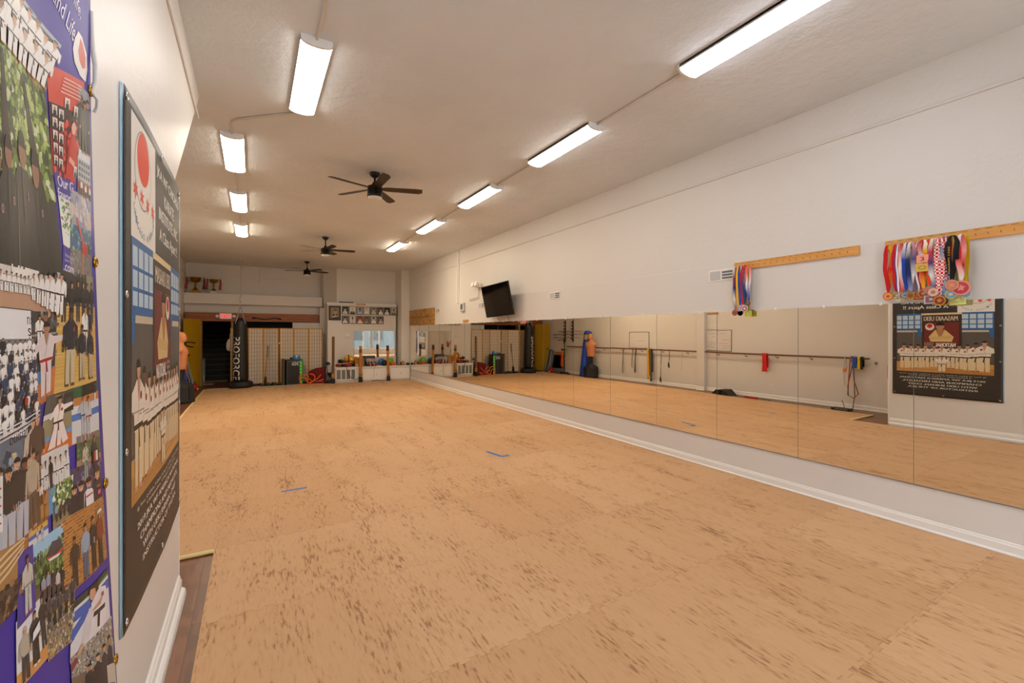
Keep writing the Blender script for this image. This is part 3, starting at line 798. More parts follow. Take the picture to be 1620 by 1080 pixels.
for k, zz in enumerate((2.56, 2.60, 2.64, 2.68)):
    mb.tube([(.03 * math.cos(q * PI / 5 + k), .03 * math.sin(q * PI / 5 + k), zz + .01 * math.sin(q)) for q in range(10)], .006, 5, closed=True)
mb.build('chain', CHROME, t)
MB().lathe([(.04, CZ - .02), (.045, CZ - .002)], n=16).tube([(-.02, 0, CZ - .02), (-.02, 0, CZ - .05), (0, 0, CZ - .06), (.02, 0, CZ - .05), (.02, 0, CZ - .02)], .006, 6).build('ceiling_hook', CHROME, t)

# ---- folding screens
SPAPER = mat('rice paper', '#d2cabd', .8, var=.03)
SLAT = mat('thin screen lattice', '#7d5a38', .6)
def screen(xs, ys, label, knob):
    t = thing('folding_screen', label, 'folding screen', (xs[0], ys[0], FZ), 0, 'paper lattice folding screens')
    H = 1.80
    for i in range(3):
        a = Vector((xs[i] - xs[0], ys[i] - ys[0], 0)); b = Vector((xs[i + 1] - xs[0], ys[i + 1] - ys[0], 0))
        L = (b - a).length; M = Tm(*a) @ Rz(math.atan2(b.y - a.y, b.x - a.x)); p = .026
        f = MB()
        for q in (((.004, -.011, 0), (.004 + p, .011, H)), ((L - p - .004, -.011, 0), (L - .004, .011, H)), ((p, -.011, H - .03), (L - p, .011, H)), ((p, -.011, .04), (L - p, .011, .075))):
            f.box(*q, M=M)
        fo = f.build('screen_panel', SCRWOOD, t)
        MB().box((p, .003, .07), (L - p, .006, H - .03), M=M).build('paper', SPAPER, fo)
        g = MB(); nx = 5; nz = 14
        for k in range(1, nx): x_ = p + (L - 2 * p) * k / nx; g.box((x_ - .0028, -.005, .075), (x_ + .0028, .003, H - .03), M=M)
        for k in range(1, nz): zz = .075 + (H - .105) * k / nz; g.box((p, -.004, zz - .0028), (L - p, .002, zz + .0028), M=M)
        g.build('lattice', SLAT, fo)
    if knob:
        MB().sphere((xs[0] - xs[0] - .0, ys[0] - ys[0] - .02, 1.32), .022).build('latch', WHITEP, t)
screen([-.60, -.13, .285, .715], [16.14, 15.90, 16.12, 15.92], 'paper lattice folding screen behind the heavy bag and the broom', False)
screen([.735, 1.155, 1.59, 2.03], [15.92, 16.12, 15.92, 16.12], 'paper lattice folding screen behind the black jump box, with a white latch', True)

# ---- header, exit sign, wavy black bar, bag on the post
t = thing('exit_sign', 'lit red exit sign with lamp heads on the brown header', 'exit sign', (-.74, 16.62, 2.16))
MB().box((-.17, -.06, -.095), (.17, 0, .095)).build('housing', WHITEP, t, bevel=.02)
MB().box((-.145, -.063, -.070), (.145, -.058, .072)).build('sign_face', emit('lit sign face', '#e0a8a0', .25), t, bevel=.004)
mb = MB(); text_on(mb, 'EXIT', lambda a, b: (a - .125, -.065, b - .052), None, fit=(.25, .105), bold=.006)
mb.build('lettering', emit('lit red letters', '#e0202c', .5), t)
for s_ in (-1, 1):
    MB().lathe([(.02, -.03), (.048, 0), (.05, .03), (.03, .045)], n=16, M=Tm(s_ * .225, -.03, 0) @ Matrix.Rotation(PI / 2, 4, 'X')).tube([(s_ * .16, -.03, 0), (s_ * .22, -.03, 0)], .014, 6).build('lamp_head', WHITEP, t)
pts = [(-.02 + .84 * i / 24, 16.60, 2.10 + .022 * math.sin(i / 24 * 2 * PI * 1.5 + .6)) for i in range(25)]
tag(MB().tube(pts, [.024 if 2 < i < 22 else .042 for i in range(25)], 8, flat=.6).build('curl_bar', BLACKM), 'wavy black bar mounted along the brown header above the screens', 'bar')
tag(MB().lathe([(.03, -.22), (.085, -.18), (.10, -.06), (.085, .05), (.05, .13), (.02, .17)], (-.63, 16.56, 1.28), 18, sy=.5).tube([(-.63, 16.57, 1.44), (-.62, 16.6, 1.62)], .008, 6).build('hanging_jug', WHITEP), 'white rounded jug hanging at the stair opening behind the heavy bag', 'jug')

# ---- trophies on the ledge
RIBR = mat('red satin ribbon', '#9c1a1e', .45); RIBD = mat('dark maroon ribbon', '#4a1420', .5)
MARB = mat('white marble', '#dad4c6', .3); DGOLD = mat('old gold metal', '#8f6d1e', .28, .9, var=.2)
def trophy(x, h, r, label, base_m, wide):
    t = thing('trophy', label, 'trophy', (x, 16.88, 2.875), 0, 'trophies on the back ledge')
    k = h
    MB().box((-.11 * wide, -.10, 0), (.11 * wide, .10, .09)).build('base', base_m, t, bevel=.006)
    MB().lathe([(.085, .09), (.075, .12), (.04, .15), (.022, .19), (.020, .23), (.045, .26), (.022, .29), (.030, .34)], n=20).build('stem', DGOLD, t)
    MB().lathe([(.03, .33), (.085 * r, .345), (.135 * r, .39), (.150 * r, k), (.160 * r, k + .010), (.142 * r, k), (.10 * r, .40)], n=28).build('cup', DGOLD, t)
    for s_ in (-1, 1):
        MB().tube([(s_ * .10 * r, 0, .36), (s_ * .19 * r, 0, .40), (s_ * .235 * r, 0, .46), (s_ * .235 * r, 0, k + .02), (s_ * .19 * r, 0, k + .01), (s_ * .17 * r, 0, k - .02)], .011, 7).build('handle', DGOLD, t)
        mb = MB()
        def rib(u, v, s_=s_):
            w_ = .03 + .045 * v
            return (s_ * .225 * r + (u - .5) * w_ + .01 * math.sin(v * 5), -.018 + .012 * math.sin(u * 6 + v * 4), .47 - v * .34)
        mb.grid(rib, 5, 10); mb.build('ribbon', RIBR if s_ < 0 or wide < 1 else RIBD, t, solid=.004)
trophy(-1.545, .48, 1.0, 'larger brass trophy cup with red ribbons beside the side wall', DGOLD, 1.1)
trophy(-1.07, .45, .78, 'smaller brass trophy cup on a white base, nearer the chain', MARB, .8)
t = thing('wall_notice', 'framed white notice with red heading high on the side wall', 'notice', (XL, 15.4, 2.88))
MB().box((0, -.42, -.22), (.015, .42, .22)).build('frame', LIGHTGREY, t)
MB().box((.014, -.40, -.20), (.017, .40, .20)).build('sheet', mat('notice paper', '#d8d2cb', .7), t)
MB().box((.0165, -.36, .06), (.019, .36, .17)).build('heading', mat('notice red', '#8a4038', .7), t)

# ---- framed portraits on the box
def portrait(t, w, h, skin, hair, cloth, bg, style=0):
    p = MB(); y = -.013
    def P(pts, c, d=0.): p.add([(a * w, y - d, b * h) for a, b in pts], [tuple(range(len(pts)))], S(c))
    P([(-.5, -.5), (.5, -.5), (.5, .5), (-.5, .5)], bg)
    ax = .05 * (style % 3 - 1)
    P([(ax - .42, -.5), (ax - .36, -.22), (ax - .14, -.06), (ax + .14, -.06), (ax + .36, -.22), (ax + .42, -.5)], cloth, .0006)
    P([(ax - .09, -.06), (ax, -.34), (ax + .09, -.06)], '#d8d4cc' if style % 2 else skin, .0009)
    P([(ax + .02, -.06), (ax - .03, -.34), (ax - .08, -.5), (ax + .0, -.5)], '#3a3836', .0008)
    P([(ax + .20 * math.cos(q), .14 + .23 * math.sin(q)) for q in [k * PI / 9 for k in range(18)]], skin, .0012)
    P([(ax + .21 * math.cos(q), .20 + .20 * math.sin(q)) for q in [k * PI / 9 for k in range(10)]], hair, .0015)
    P([(ax - .10, .15), (ax - .03, .15), (ax - .03, .17), (ax - .10, .17)], '#2a2422', .0018); P([(ax + .03, .15), (ax + .10, .15), (ax + .10, .17), (ax + .03, .17)], '#2a2422', .0018)
    P([(ax - .06, .02), (ax + .06, .02), (ax + .05, .035), (ax - .05, .035)], '#7a5a50', .0018)
    if style % 4 == 2: P([(ax - .36, -.3), (ax + .30, -.22), (ax + .33, -.30), (ax - .33, -.40)], '#cfc8be', .0012)
    return p
def photo(xc, zc, w, h, label, skin, hair, cloth, bg, style, fw=.016, fm=BLACKP, mount=None):
    t = thing('framed_photo', label, 'framed photo', (xc, 15.858, zc), 0, 'framed portraits on the white box')
    f = MB()
    a, b = w / 2, h / 2
    f.box((-a, -.018, -b), (-a + fw, 0, b)).box((a - fw, -.018, -b), (a, 0, b)).box((-a + fw, -.018, -b), (a - fw, 0, -b + fw)).box((-a + fw, -.018, b - fw), (a - fw, 0, b))
    f.build('frame', fm, t)
    if mount: MB().box((-a + fw, -.0115, -b + fw), (a - fw, -.001, b - fw)).build('mount', mount, t); a -= .06; b -= .06; fw = 0
    portrait(t, 2 * (a - fw), 2 * (b - fw), skin, hair, cloth, bg, style).build('photograph', PAPER, t)
photo(2.383, 2.305, .39, .49, 'large framed brown portrait in a wide dark mount, biggest on the box', '#a89680', '#6a5c4c', '#4a4238', '#8c7c66', 2, .02, BLACKP, mat('dark mount', '#3b3a38', .7))
DF = mat('dark thin frame', '#3a3938', .4)
top = [('white jacket and dark hair', '#b0aaa2', '#2c2a28', '#d2cec6', '#3f3e3c'), ('bald man in dark robe', '#c6c0b6', '#b4aea4', '#4a4846', '#d6d2ca'),
       ('pale blue shirt', '#8a6a56', '#3a2e2a', '#7fb2d0', '#9aa0a4'), ('all pale faded figure', '#cfc8be', '#a8a298', '#dcd8d0', '#c9c4bc'),
       ('dark beard on grey', '#b8b2aa', '#4a4744', '#c4beb4', '#8e8a84'), ('folded arms and black hair', '#c4beb6', '#2a2827', '#dedad4', '#5e5c58'),
       ('white jacket on black corners', '#c2bcb2', '#1e1d1c', '#e0dcd6', '#3a3836'), ('small far off standing figure', '#8a8680', '#4c4a46', '#6e6a64', '#b4b0a8')]
for i, (d, *c) in enumerate(top):
    photo(2.722 + i * .2365, 2.405, .218, .282, 'thin framed grey portrait in the upper row, %s' % d if i != 2 else 'thin framed colour portrait in the upper row, pale blue shirt', *c, i)
low = [('dark hair and white jacket', '#b8b2a8', '#2c2a28', '#d6d2ca', '#6a6864'), ('figure standing before a pale wall', '#a8a29a', '#3a3836', '#cac6be', '#d4d0c8'),
       ('red backdrop, white jacket', '#b48a74', '#3a2c26', '#dcd8d4', '#a04838'), ('brown toned face', '#8c7a6c', '#4c4038', '#7c6c60', '#6e6056'),
       ('face turned on black and white', '#c0bab0', '#22211f', '#e2ded8', '#a8a49c'), ('pinkish figure with crossed arms', '#b09a8c', '#3a302a', '#c4aca0', '#6c625a')]
for i, (d, *c) in enumerate(low):
    photo(2.722 + i * .2365, 2.085, .218, .275, 'thin framed portrait in the lower row, %s' % d, *c, i + 3)
t = thing('wall_thermostat', 'small white round wall dial beside the box mirror', 'thermostat', (2.78, 15.859, 1.53))
MB().lathe([(.07, 0), (.07, .02), (.05, .032)], n=8, M=Matrix.Rotation(PI / 2, 4, 'X')).build('cover', WHITEP, t)
MB().lathe([(.03, .031), (.028, .036)], n=16, M=Matrix.Rotation(PI / 2, 4, 'X')).build('dial', LIGHTGREY, t)
outlet((2.075, 16.545, 1.35), 0, 'white switch plate on the trim beside the portrait box')
tag(MB().box((2.55, 15.9, 2.66), (3.0, 16.1, 2.70)).build('folder', mat('dark blue folder', '#33383f', .5)), 'dark flat folder lying on top of the portrait box', 'folder')

# ---- built-in bench under the box
BY = 15.325
t = thing('built_in_bench', 'long white built-in bench with an air grille across the far wall', 'bench', (2.3, BY, FZ), -math.radians(2.5))
MB().box((.0, .02, 0), (2.485, .54, .47)).build('body', WALL_SM, t)
MB().box((-.01, -.012, .47), (2.485, .54, .51)).build('bench_top', TRIMW, t, bevel=.006)
g = MB()
for x_ in (.03, .185, .335, .485, .635): g.box((x_, -.012, .08), (x_ + .03, .02, .455))
g.box((.03, -.012, .08), (.665, .02, .12)).box((.03, -.012, .43), (.665, .02, .46)); g.build('grille_frame', TRIMW, t)
g = MB().box((.04, .012, .1), (.66, .022, .45))
for k in range(22): g.box((.05, .0, .115 + k * .0145), (.65, .014, .119 + k * .0145))
g.build('air_grille', mat('grey grille metal', '#8f9089', .5), t)
for a, b in ((.86, 1.74), (1.80, 2.46)):
    d = MB().box((a, -.006, .05), (b, .02, .44)).build('cabinet_door', TRIMW, t, bevel=.006)
    MB().lathe([(.012, 0), (.008, .012), (.016, .022), (.012, .03)], n=12, M=Tm((a + b) / 2 + .02, -.006, .25) @ Matrix.Rotation(PI / 2, 4, 'X')).build('knob', GREYM, d)

# ---- padded striking posts leaning by the bench
BAMB = woodmat('dark bamboo', '#5d3f1d', '#7c5729', axis=2); OAK = woodmat('orange oak', '#a5661d', '#bd7d2e', axis=2)
def post(x, y, z1, r, m, label, dx=0.):
    t = thing('striking_post', label, 'striking post', (x, y, 0), 0, 'striking posts in front of the bench')
    MB().tube([(0, 0, .10), (dx * .5, 0, z1 * .5), (dx, .0, z1)], r, 14).build('post', m, t)
    MB().lathe([(r + .022, 0), (r + .024, .05), (r + .016, .14), (r + .006, .17)], n=16).build('foot', RUBBER, t)
    return t
t = post(2.235, 15.22, 1.515, .042, BAMB, 'tallest dark bamboo striking post before the air grille', .01)
MB().lathe([(.046, .17), (.053, .19), (.050, .30), (.046, .32)], n=14).build('binding', mat('tan rope binding', '#a57c3a', .8), t)
t = post(3.09, 15.185, 1.20, .045, OAK, 'orange wood striking post with a black band, beside the cardboard box', 0.)
MB().lathe([(.047, .98), (.048, .99), (.048, 1.07), (.047, 1.08)], n=14).build('band', BLACKP, t)
MB().box((-.02, -.050, 1.005), (.02, -.047, 1.055)).build('emblem', mat('olive emblem', '#7a6a34', .6), t)
MB().tube([(-.06, -.03, .28), (-.03, -.06, .24), (.05, -.05, .27), (.05, .03, .22), (-.03, -.06, .18), (.05, -.05, .16)], .008, 6).build('lashing', BLACKP, t)
t = post(4.0, 15.145, 1.20, .040, OAK, 'orange wood striking post with a dark red cap, near the mirror wall', -.03)
MB().lathe([(.044, 0), (.050, .02), (.046, .17), (.040, .18)], (-.027, 0, 1.03), 14).build('cap', mat('dark red leather', '#552420', .6), t)
MB().lathe([(.044, .19), (.046, .20), (.044, .22)], n=14).build('band', BLACKP, t)

# ---- gear on the bench
BZ = .4985
def glove(x, y, z, rz, m, cuff, label, s=1.):
    t = thing('boxing_glove', label, 'boxing glove', (x, y, z), rz, 'boxing gloves heaped on the bench')
    R = []
    for k, (px, ry, rz_, pz) in enumerate([(-.14, .035, .04, .055), (-.10, .045, .045, .055), (-.04, .05, .05, .058), (.03, .068, .062, .066), (.09, .072, .066, .07), (.14, .055, .055, .066), (.165, .02, .02, .06)]):
        R.append([(px * s, ry * s * math.cos(a), (pz + rz_ * math.sin(a)) * s) for a in [2 * PI * j / 14 for j in range(14)]])
    MB().loft(R[2:]).build('mitt', m, t)
    MB().loft([[(p[0] * 1., p[1] * 1.03, p[2]) for p in q] for q in R[:3]]).build('cuff', cuff, t)
    MB().tube([(-.01 * s, .055 * s, .06 * s), (.05 * s, .085 * s, .075 * s), (.10 * s, .075 * s, .08 * s)], [.022 * s, .028 * s, .018 * s], 8).build('thumb', m, t)
GRED = mat('red glove leather', '#8f1a1c', .4); GBLK = mat('black glove leather', '#161617', .4)
glove(2.50, 15.60, BZ, .4, GBLK, GRED, 'black boxing glove with red cuff at the bamboo post end of the heap', 1.0)
glove(2.72, 15.52, BZ, -.3, GRED, GBLK, 'red boxing glove with black cuff in front of the heap', .9)
glove(2.86, 15.66, BZ, .2, GBLK, GBLK, 'all black boxing glove against the cardboard box', 1.0)
glove(2.60, 15.70, BZ + .125, 2.6, GBLK, GRED, 'black glove lying on top of the heap behind the tan stick', .9)
tag(MB().tube([(2.42, 15.47, .60), (2.9, 15.50, .64)], .020, 8).tube([(2.50, 15.474, BZ), (2.50, 15.474, .61)], .012, 6).build('practice_stick', woodmat('tan stick', '#a9713c', '#c08a52', axis=0)), 'tan wooden practice stick propped across the glove heap', 'stick')
YB = mat('yellow nylon bag', '#d9a011', .55, bmp=.1, bscale=20)
t = thing('gear_bag', 'yellow gear bag slumped on top of the glove heap', 'bag', (2.86, 15.70, .64))
R = []
for px, ry, h_ in ((-.17, .07, .10), (-.14, .10, .15), (-.05, .11, .17), (.06, .10, .15), (.14, .07, .09), (.19, .03, .04)):
    R.append([(px, ry * math.cos(a), .11 + px * -.12 + h_ * .75 * math.sin(a)) for a in [2 * PI * j / 14 for j in range(14)]])
MB().loft(R).build('bag_body', YB, t)
MB().tube([(-.07 + .0 * j, -.112 * math.cos(j * PI / 6), .12 + .13 * math.sin(j * PI / 6) * (1 if j <= 6 else 1)) for j in range(-3, 7)], .02, 6, flat=.3).build('strap', BLACKP, t)
MB().box((.0, -.106, .09), (.045, -.098, .135)).build('label_patch', WHITEP, t)
CARD = mat('brown cardboard', '#a8763e', .8, var=.05)
t = thing('cardboard_box', 'brown cardboard box on the bench behind the orange post', 'box', (3.12, 15.62, BZ))
MB().box((-.145, -.13, 0), (.145, .13, .27)).build('carton', CARD, t, bevel=.003)
MB().box((-.145, -.131, .262), (-.002, .13, .275)).box((.002, -.131, .265), (.145, .13, .278)).build('flap', CARD, t)
MB().box((-.10, -.1325, .03), (-.06, -.1305, .07)).build('sticker', WHITEP, t)
DKB = mat('dark slate case', '#3a4450', .5)
tag(MB().box((3.30, 15.76, .72), (3.70, 15.85, .84)).box((3.33, 15.77, BZ), (3.67, 15.85, .73)).build('storage_case', DKB, bevel=.008), 'dark slate storage case standing behind the grey roll', 'case')
t = tag(MB().tube([(3.36, 15.64, .68), (3.45, 15.63, .69), (3.62, 15.63, .68), (3.73, 15.62, .66)], [.06, .075, .07, .05], 12).tube([(3.40, 15.66, BZ + .05), (3.70, 15.66, BZ + .05)], .05, 10).build('mat_roll', mat('greyish pink roll', '#a3928c', .75)), 'greyish pink rolled pad lying on dark gear', 'roll')
for x_, y_, rz_, m_, l_ in ((3.42, 15.50, .1, GRED, 'red glove under the greyish pink roll, below the white belts'), (3.62, 15.50, -.2, GRED, 'red glove under the greyish pink roll, next to the flat papers')):
    glove(x_, y_, BZ, rz_, m_, GBLK, l_, .75)
glove(3.72, 15.62, BZ, 1.6, GBLK, GRED, 'black glove with red trim leaning by the blue ball', .6)
BELT = mat('white cotton belt', '#d9d5cc', .8)
t = thing('karate_belt', 'white cotton belts looped on the bench with ends hanging down', 'belt', (3.42, 15.345, BZ))
def band(pts, w=.022): return MB().tube(pts, w, 6, flat=.3)
band([(-.10, .03, .18), (-.05, 0, .26), (.02, -.01, .23), (.0, -.06, .12), (.02, -.09, .02), (.03, -.095, -.10)]).build('loop', BELT, t)
band([(-.08, .04, .12), (0, 0, .22), (.08, -.02, .19), (.13, -.06, .10), (.135, -.095, .0), (.12, -.1, -.18), (.105, -.10, -.40)]).build('hanging_end', BELT, t)
MB().tube([(.05, -.0, .14), (.09, -.02, .17), (.11, -.03, .12)], .03, 6, flat=.5).build('knot', mat('blue knot tape', '#2a57a8', .6), t)
def ball(x, y, r, c, label, rough=.45):
    t = thing('exercise_ball', label, 'ball', (x, y, BZ + r - .001), 0, 'balls on the bench')
    MB().sphere((0, 0, 0), r, nu=28, nv=18).build('ball', mat(label[:12], c, rough), t)
    MB().tube([(r * 1.003 * math.cos(a), 0, r * 1.003 * math.sin(a)) for a in [2 * PI * k / 40 for k in range(40)]], .003, 5, closed=True).build('seam', mat('seam ' + c, c, .6), t)
    MB().lathe([(.012, -r - .001), (.012, -r + .002)], n=10, M=Matrix.Rotation(PI / 2, 4, 'X')).build('valve', WHITEP, t)
ball(3.885, 15.62, .125, '#2474b8', 'bright blue ball on the bench before the box mirror')
ball(3.94, 15.44, .098, '#18191a', 'black ball beside the post with the dark red cap', .5)
ball(4.19, 15.62, .125, '#69b312', 'lime green ball on the bench behind the orange box')
t = thing('storage_box', 'small orange box in front of the green ball', 'box', (4.235, 15.45, BZ))
MB().box((-.072, -.05, 0), (.072, .05, .095)).build('body', mat('orange plastic', '#d2481c', .45), t, bevel=.006)
MB().box((-.077, -.055, .09), (.077, .055, .108)).build('lid', mat('orange plastic lid', '#dc5a28', .45), t, bevel=.004)
tag(MB().box((3.66, 15.40, BZ), (3.84, 15.52, BZ + .012)).box((3.67, 15.405, BZ + .012), (3.80, 15.51, BZ + .022)).build('paper_stack', mat('pale papers', '#c9c5b0', .8)), 'flat pale papers on the bench edge before the blue ball', 'papers')
small = [(4.37, 15.50, .035, .05, '#7c4a34', 'small brown tin beside the orange box'), (4.44, 15.46, .045, .035, '#b8482c', 'low rust coloured cap farther along from the orange box'),
         (4.48, 15.62, .032, .13, '#4a3e34', 'dark small figurine bottle near the corner pilaster'), (4.56, 15.60, .045, .15, '#b0823e', 'tan wooden bottle near the corner pilaster'),
         (4.60, 15.45, .03, .06, '#a82030', 'little red jar with white lid at the corner')]
for x_, y_, r_, h_, c_, l_ in small:
    t = thing('small_jar', l_, 'jar', (min(x_, 4.42) if y_ > 15.55 else x_, min(y_, 15.0 + .13) if x_ > 4.45 and y_ > 15.55 else y_, BZ), 0, 'small jars on the bench')
    t.location = (x_, 15.37 if x_ > 4.3 else y_, BZ)
    if x_ > 4.45: t.location.y = 15.325
    MB().lathe([(r_, 0), (r_ * 1.05, h_ * .1), (r_, h_ * .7), (r_ * .6, h_ * .85)], n=14).build('body', mat('jar ' + c_, c_, .5), t)
    MB().lathe([(r_ * .62, h_ * .84), (r_ * .62, h_), (r_ * .3, h_ * 1.02)], n=12).build('lid', WHITEP if 'white' in l_ else BLACKP, t)
for i, x_ in enumerate((4.70, 4.76)):
    tag(MB().box((x_ - .025, 15.27, BZ), (x_ + .022, 15.34, BZ + .085)).build('desk_speaker', BLACKP, bevel=.012), ('little black speaker at the far bench end', 'little black speaker touching the mirror wall')[i], 'speaker', 'little black speakers')
def cable(pts, r, m, label, name='power_cable', cat='cable'):
    # smooth the path
    P = [Vector(p) for p in pts]
    for _ in range(2):
        Q = [P[0]]
        for a, b in zip(P[:-1], P[1:]): Q += [a * .75 + b * .25, a * .25 + b * .75]
        Q.append(P[-1]); P = Q
    return tag(MB().tube(P, r, 7).build(name, m), label, cat)
cable([(2.66, 15.44, BZ + .004), (2.67, 15.285, .52), (2.68, 15.265, .36), (2.76, 15.25, .20), (2.86, 15.23, .10), (2.96, 15.19, .09), (3.03, 15.15, .18), (3.06, 15.125, .24)], .007, BLACKP, 'black cable hanging in a curve across the air grille')
cable([(3.45, 15.21, .009), (3.50, 15.17, .02), (3.6, 15.20, .03), (3.75, 15.17, .009), (3.90, 15.12, .009)], .009, BLACKP, 'black cable lying on the floor before the cabinet doors')
cable([(4.47, 15.275, BZ + .006), (4.53, 15.265, BZ + .012), (4.60, 15.28, BZ + .006), (4.66, 15.27, BZ + .006)], .006, GREYM, 'grey cable coiled before the little speakers')

# ---- jump box, bits around it
t = thing('plyo_box', 'black padded jump box with 30! printed upside down and a green stripe', 'jump box', (1.13, 15.62, FZ), math.radians(4))
MB().box((-.235, -.2, 0), (.235, .2, .80)).build('body', BLACKV, t, bevel=.012)
mb = MB()
for q in ((-.235, -.155), (.13, .135),): mb.box((q[0], -.204, .02), (q[0] + .012, -.199, .78))
mb.box((-.235, -.204, .74), (.13, -.199, .755)).box((-.235, -.204, .03), (.13, -.199, .045)); mb.build('piping', mat('grey green piping', '#4f5a52', .6), t)
MB().box((.13, -.2045, .03), (.215, -.199, .77)).build('stripe', mat('green stripe vinyl', '#3fae2a', .5), t)
mb = MB(); text_on(mb, '30!', lambda a, b: (.115 - a, -.2048, .735 - b), None, fit=(.20, .115), bold=.005)
for k in range(7):
    mb.add([((.172 + .024 * (1 if j % 2 == 0 else .45) * math.sin(j * PI / 5)), -.2052, .70 - k * .10 + .024 * (1 if j % 2 == 0 else .45) * math.cos(j * PI / 5)) for j in range(10)], [tuple(range(10))])
mb.build('lettering', WHITEI, t)
BRN = mat('brown plywood edge', '#4c3a2a', .7)
tag(MB().box((.79, 15.50, FZ), (.865, 15.84, .80)).box((.785, 15.49, .79), (.868, 15.85, .81)).build('plywood_board', BRN), 'brown plywood board on edge beside the black jump box', 'panel')
t = thing('dome_target', 'blue domed balance pad with a pale disc on the jump box', 'balance pad', (1.20, 15.60, .80 + FZ))
M = Tm(0, 0, .075) @ Matrix.Rotation(math.radians(40), 4, 'X')
MB().lathe([(.10, -.045), (.118, -.03), (.11, .0), (.08, .03), (.045, .045)], n=26, M=M).build('dome', mat('sky blue rubber', '#1d7fbd', .5), t)
MB().lathe([(.04, .044), (.036, .056), (.01, .058)], n=20, M=M).build('disc', mat('pale disc', '#cfc3ae', .6), t)
MB().box((-.10, -.03, 0), (.10, .10, .022)).build('foot', BLACKP, t)
tag(MB().sphere((1.045, 15.56, .83), .036, sc=(1.3, 1, 1)).build('massage_ball', mat('dark violet foam', '#3a2f55', .6)), 'small dark violet ball beside the blue pad on the jump box', 'ball')
GRN = mat('lime trim', '#6a9a2a', .6)
for i, (x_, y_, rz_) in enumerate(((.42, 15.60, .5), (.62, 15.56, -.3))):
    t = thing('training_shoe', ('black training shoe with lime trim, apart from the jump box', 'black training shoe right against the brown plywood by the jump box')[i], 'shoe', (x_, y_, FZ), rz_, 'black training shoes')
    R = []
    for px, ry, h_ in ((-.13, .03, .05), (-.11, .042, .095), (-.06, .045, .10), (0, .045, .085), (.06, .05, .06), (.12, .045, .045), (.15, .015, .025)):
        R.append([(px, ry * math.cos(a), .012 + h_ * .5 + h_ * .5 * math.sin(a)) for a in [2 * PI * j / 12 for j in range(12)]])
    MB().loft(R).build('upper', BLACKV, t)
    MB().prism([(-.135, -.04), (.08, -.052), (.155, -.01), (.155, .01), (.08, .052), (-.135, .04)], 2, 0, .02).build('sole', BLACKP, t)
    MB().tube([(-.05, -.046, .06), (.0, -.048, .05), (.05, -.046, .07)], .007, 6).build('side_stripe', GRN, t)
ORH = mat('orange plastic tube', '#e8671a', .45)
def arc(cx, cz, r, a0, a1, y, n=18, tilt=0.): return [(cx + r * math.cos(a0 + (a1 - a0) * k / n), y + tilt * k / n, cz + r * math.sin(a0 + (a1 - a0) * k / n)) for k in range(n + 1)]
hl = [([(1.22, 15.36, .02), (1.50, 15.34, .02)] , 'flat orange agility bar lying nearest the jump box'),
      (arc(1.40, .19, .13, -.6, PI + .3, 15.42) + [(1.30, 15.42, .03)], 'orange bent hurdle looping high beside the green stripe'),
      (arc(1.38, .12, .10, 2.6, -.4, 15.38) + [(1.60, 15.38, .02)], 'orange bent hurdle with the lower loop beside the jump box'),
      ([(1.48, 15.44, .30), (1.52, 15.44, .20), (1.60, 15.44, .12), (1.70, 15.44, .02)], 'orange straight leg leaning down across the tangle'),
      (arc(1.60, .20, .12, 1.9, -1.2, 15.40) + [(1.50, 15.40, .02)], 'orange bent hurdle with the loop before the red bag'),
      ([(1.90, 15.43, .30), (1.84, 15.43, .20), (1.72, 15.43, .10), (1.55, 15.43, .02)], 'orange curved leg rising highest toward the bamboo post'),
      ([(1.60, 15.33, .015), (1.96, 15.33, .015)], 'flat orange agility bar lying nearest the bamboo post'),
      ([(1.74, 15.47, .05), (1.86, 15.47, .09), (1.98, 15.47, .12)], 'orange short bar resting slightly raised before the red bag')]
for pts, l_ in hl:
    P = [Vector(p) + Vector((0, 0, FZ if p[2] < .03 else 0)) for p in pts]
    for _ in range(2):
        Q = [P[0]]
        for a, b in zip(P[:-1], P[1:]): Q += [a * .75 + b * .25, a * .25 + b * .75]
        Q.append(P[-1]); P = Q
    P = [Vector((p.x, p.y, max(p.z, .004))) for p in P]
    tag(MB().tube(P, .015, 8).build('agility_hurdle', ORH), l_, 'hurdle', 'tangled orange agility hurdles')
t = thing('kick_shield', 'dark red kick shield leaning between the screen and bamboo post', 'kick shield', (1.80, 15.62, FZ), math.radians(3))
M = Matrix.Rotation(math.radians(-8), 4, 'X')
mb = MB().prism([(-.22, 0), (.24, 0), (.25, .53), (-.02, .50), (-.23, .41)], 1, -.06, .06); mb.v = [tuple(M @ Vector(p)) for p in mb.v]
mb.build('pad', mat('dark red vinyl', '#640a0e', .6, spec=.2), t, bevel=.02)
mb = MB().box((.25, -.05, .05), (.30, .05, .55), M=M); mb.build('side_strap', BLACKV, t, bevel=.01)
MB().lathe([(.012, -.068), (.010, -.062)], n=10, M=M @ Tm(.02, 0, .22) @ Matrix.Rotation(PI / 2, 4, 'X') @ Tm(0, 0, 0)).build('logo_spot', WHITEP, t)
tag(MB().tube([(1.66, 15.40, .02), (1.80, 15.38, .05), (1.92, 15.40, .03), (2.05, 15.42, .05), (2.14, 15.42, .02)], [.03, .05, .04, .05, .03], 8, flat=.6).build('strap_bundle', BLACKV), 'black strap bundle lying between the orange hurdles and the bamboo post', 'straps')
tag(MB().tube([(1.75, 15.36, .07), (1.85, 15.34, .085), (1.93, 15.35, .06), (1.98, 15.36, .03)], .016, 8).build('red_strap', mat('bright red webbing', '#c8281c', .6)), 'short red strap on the black strap bundle', 'strap')
cable([(2.03, 15.62, .62), (2.10, 15.55, .55), (2.06, 15.52, .38), (2.10, 15.50, .2), (2.04, 15.5, .06), (2.12, 15.45, .01)], .008, GREYM, 'tangle of grey cord hanging beside the bamboo post')
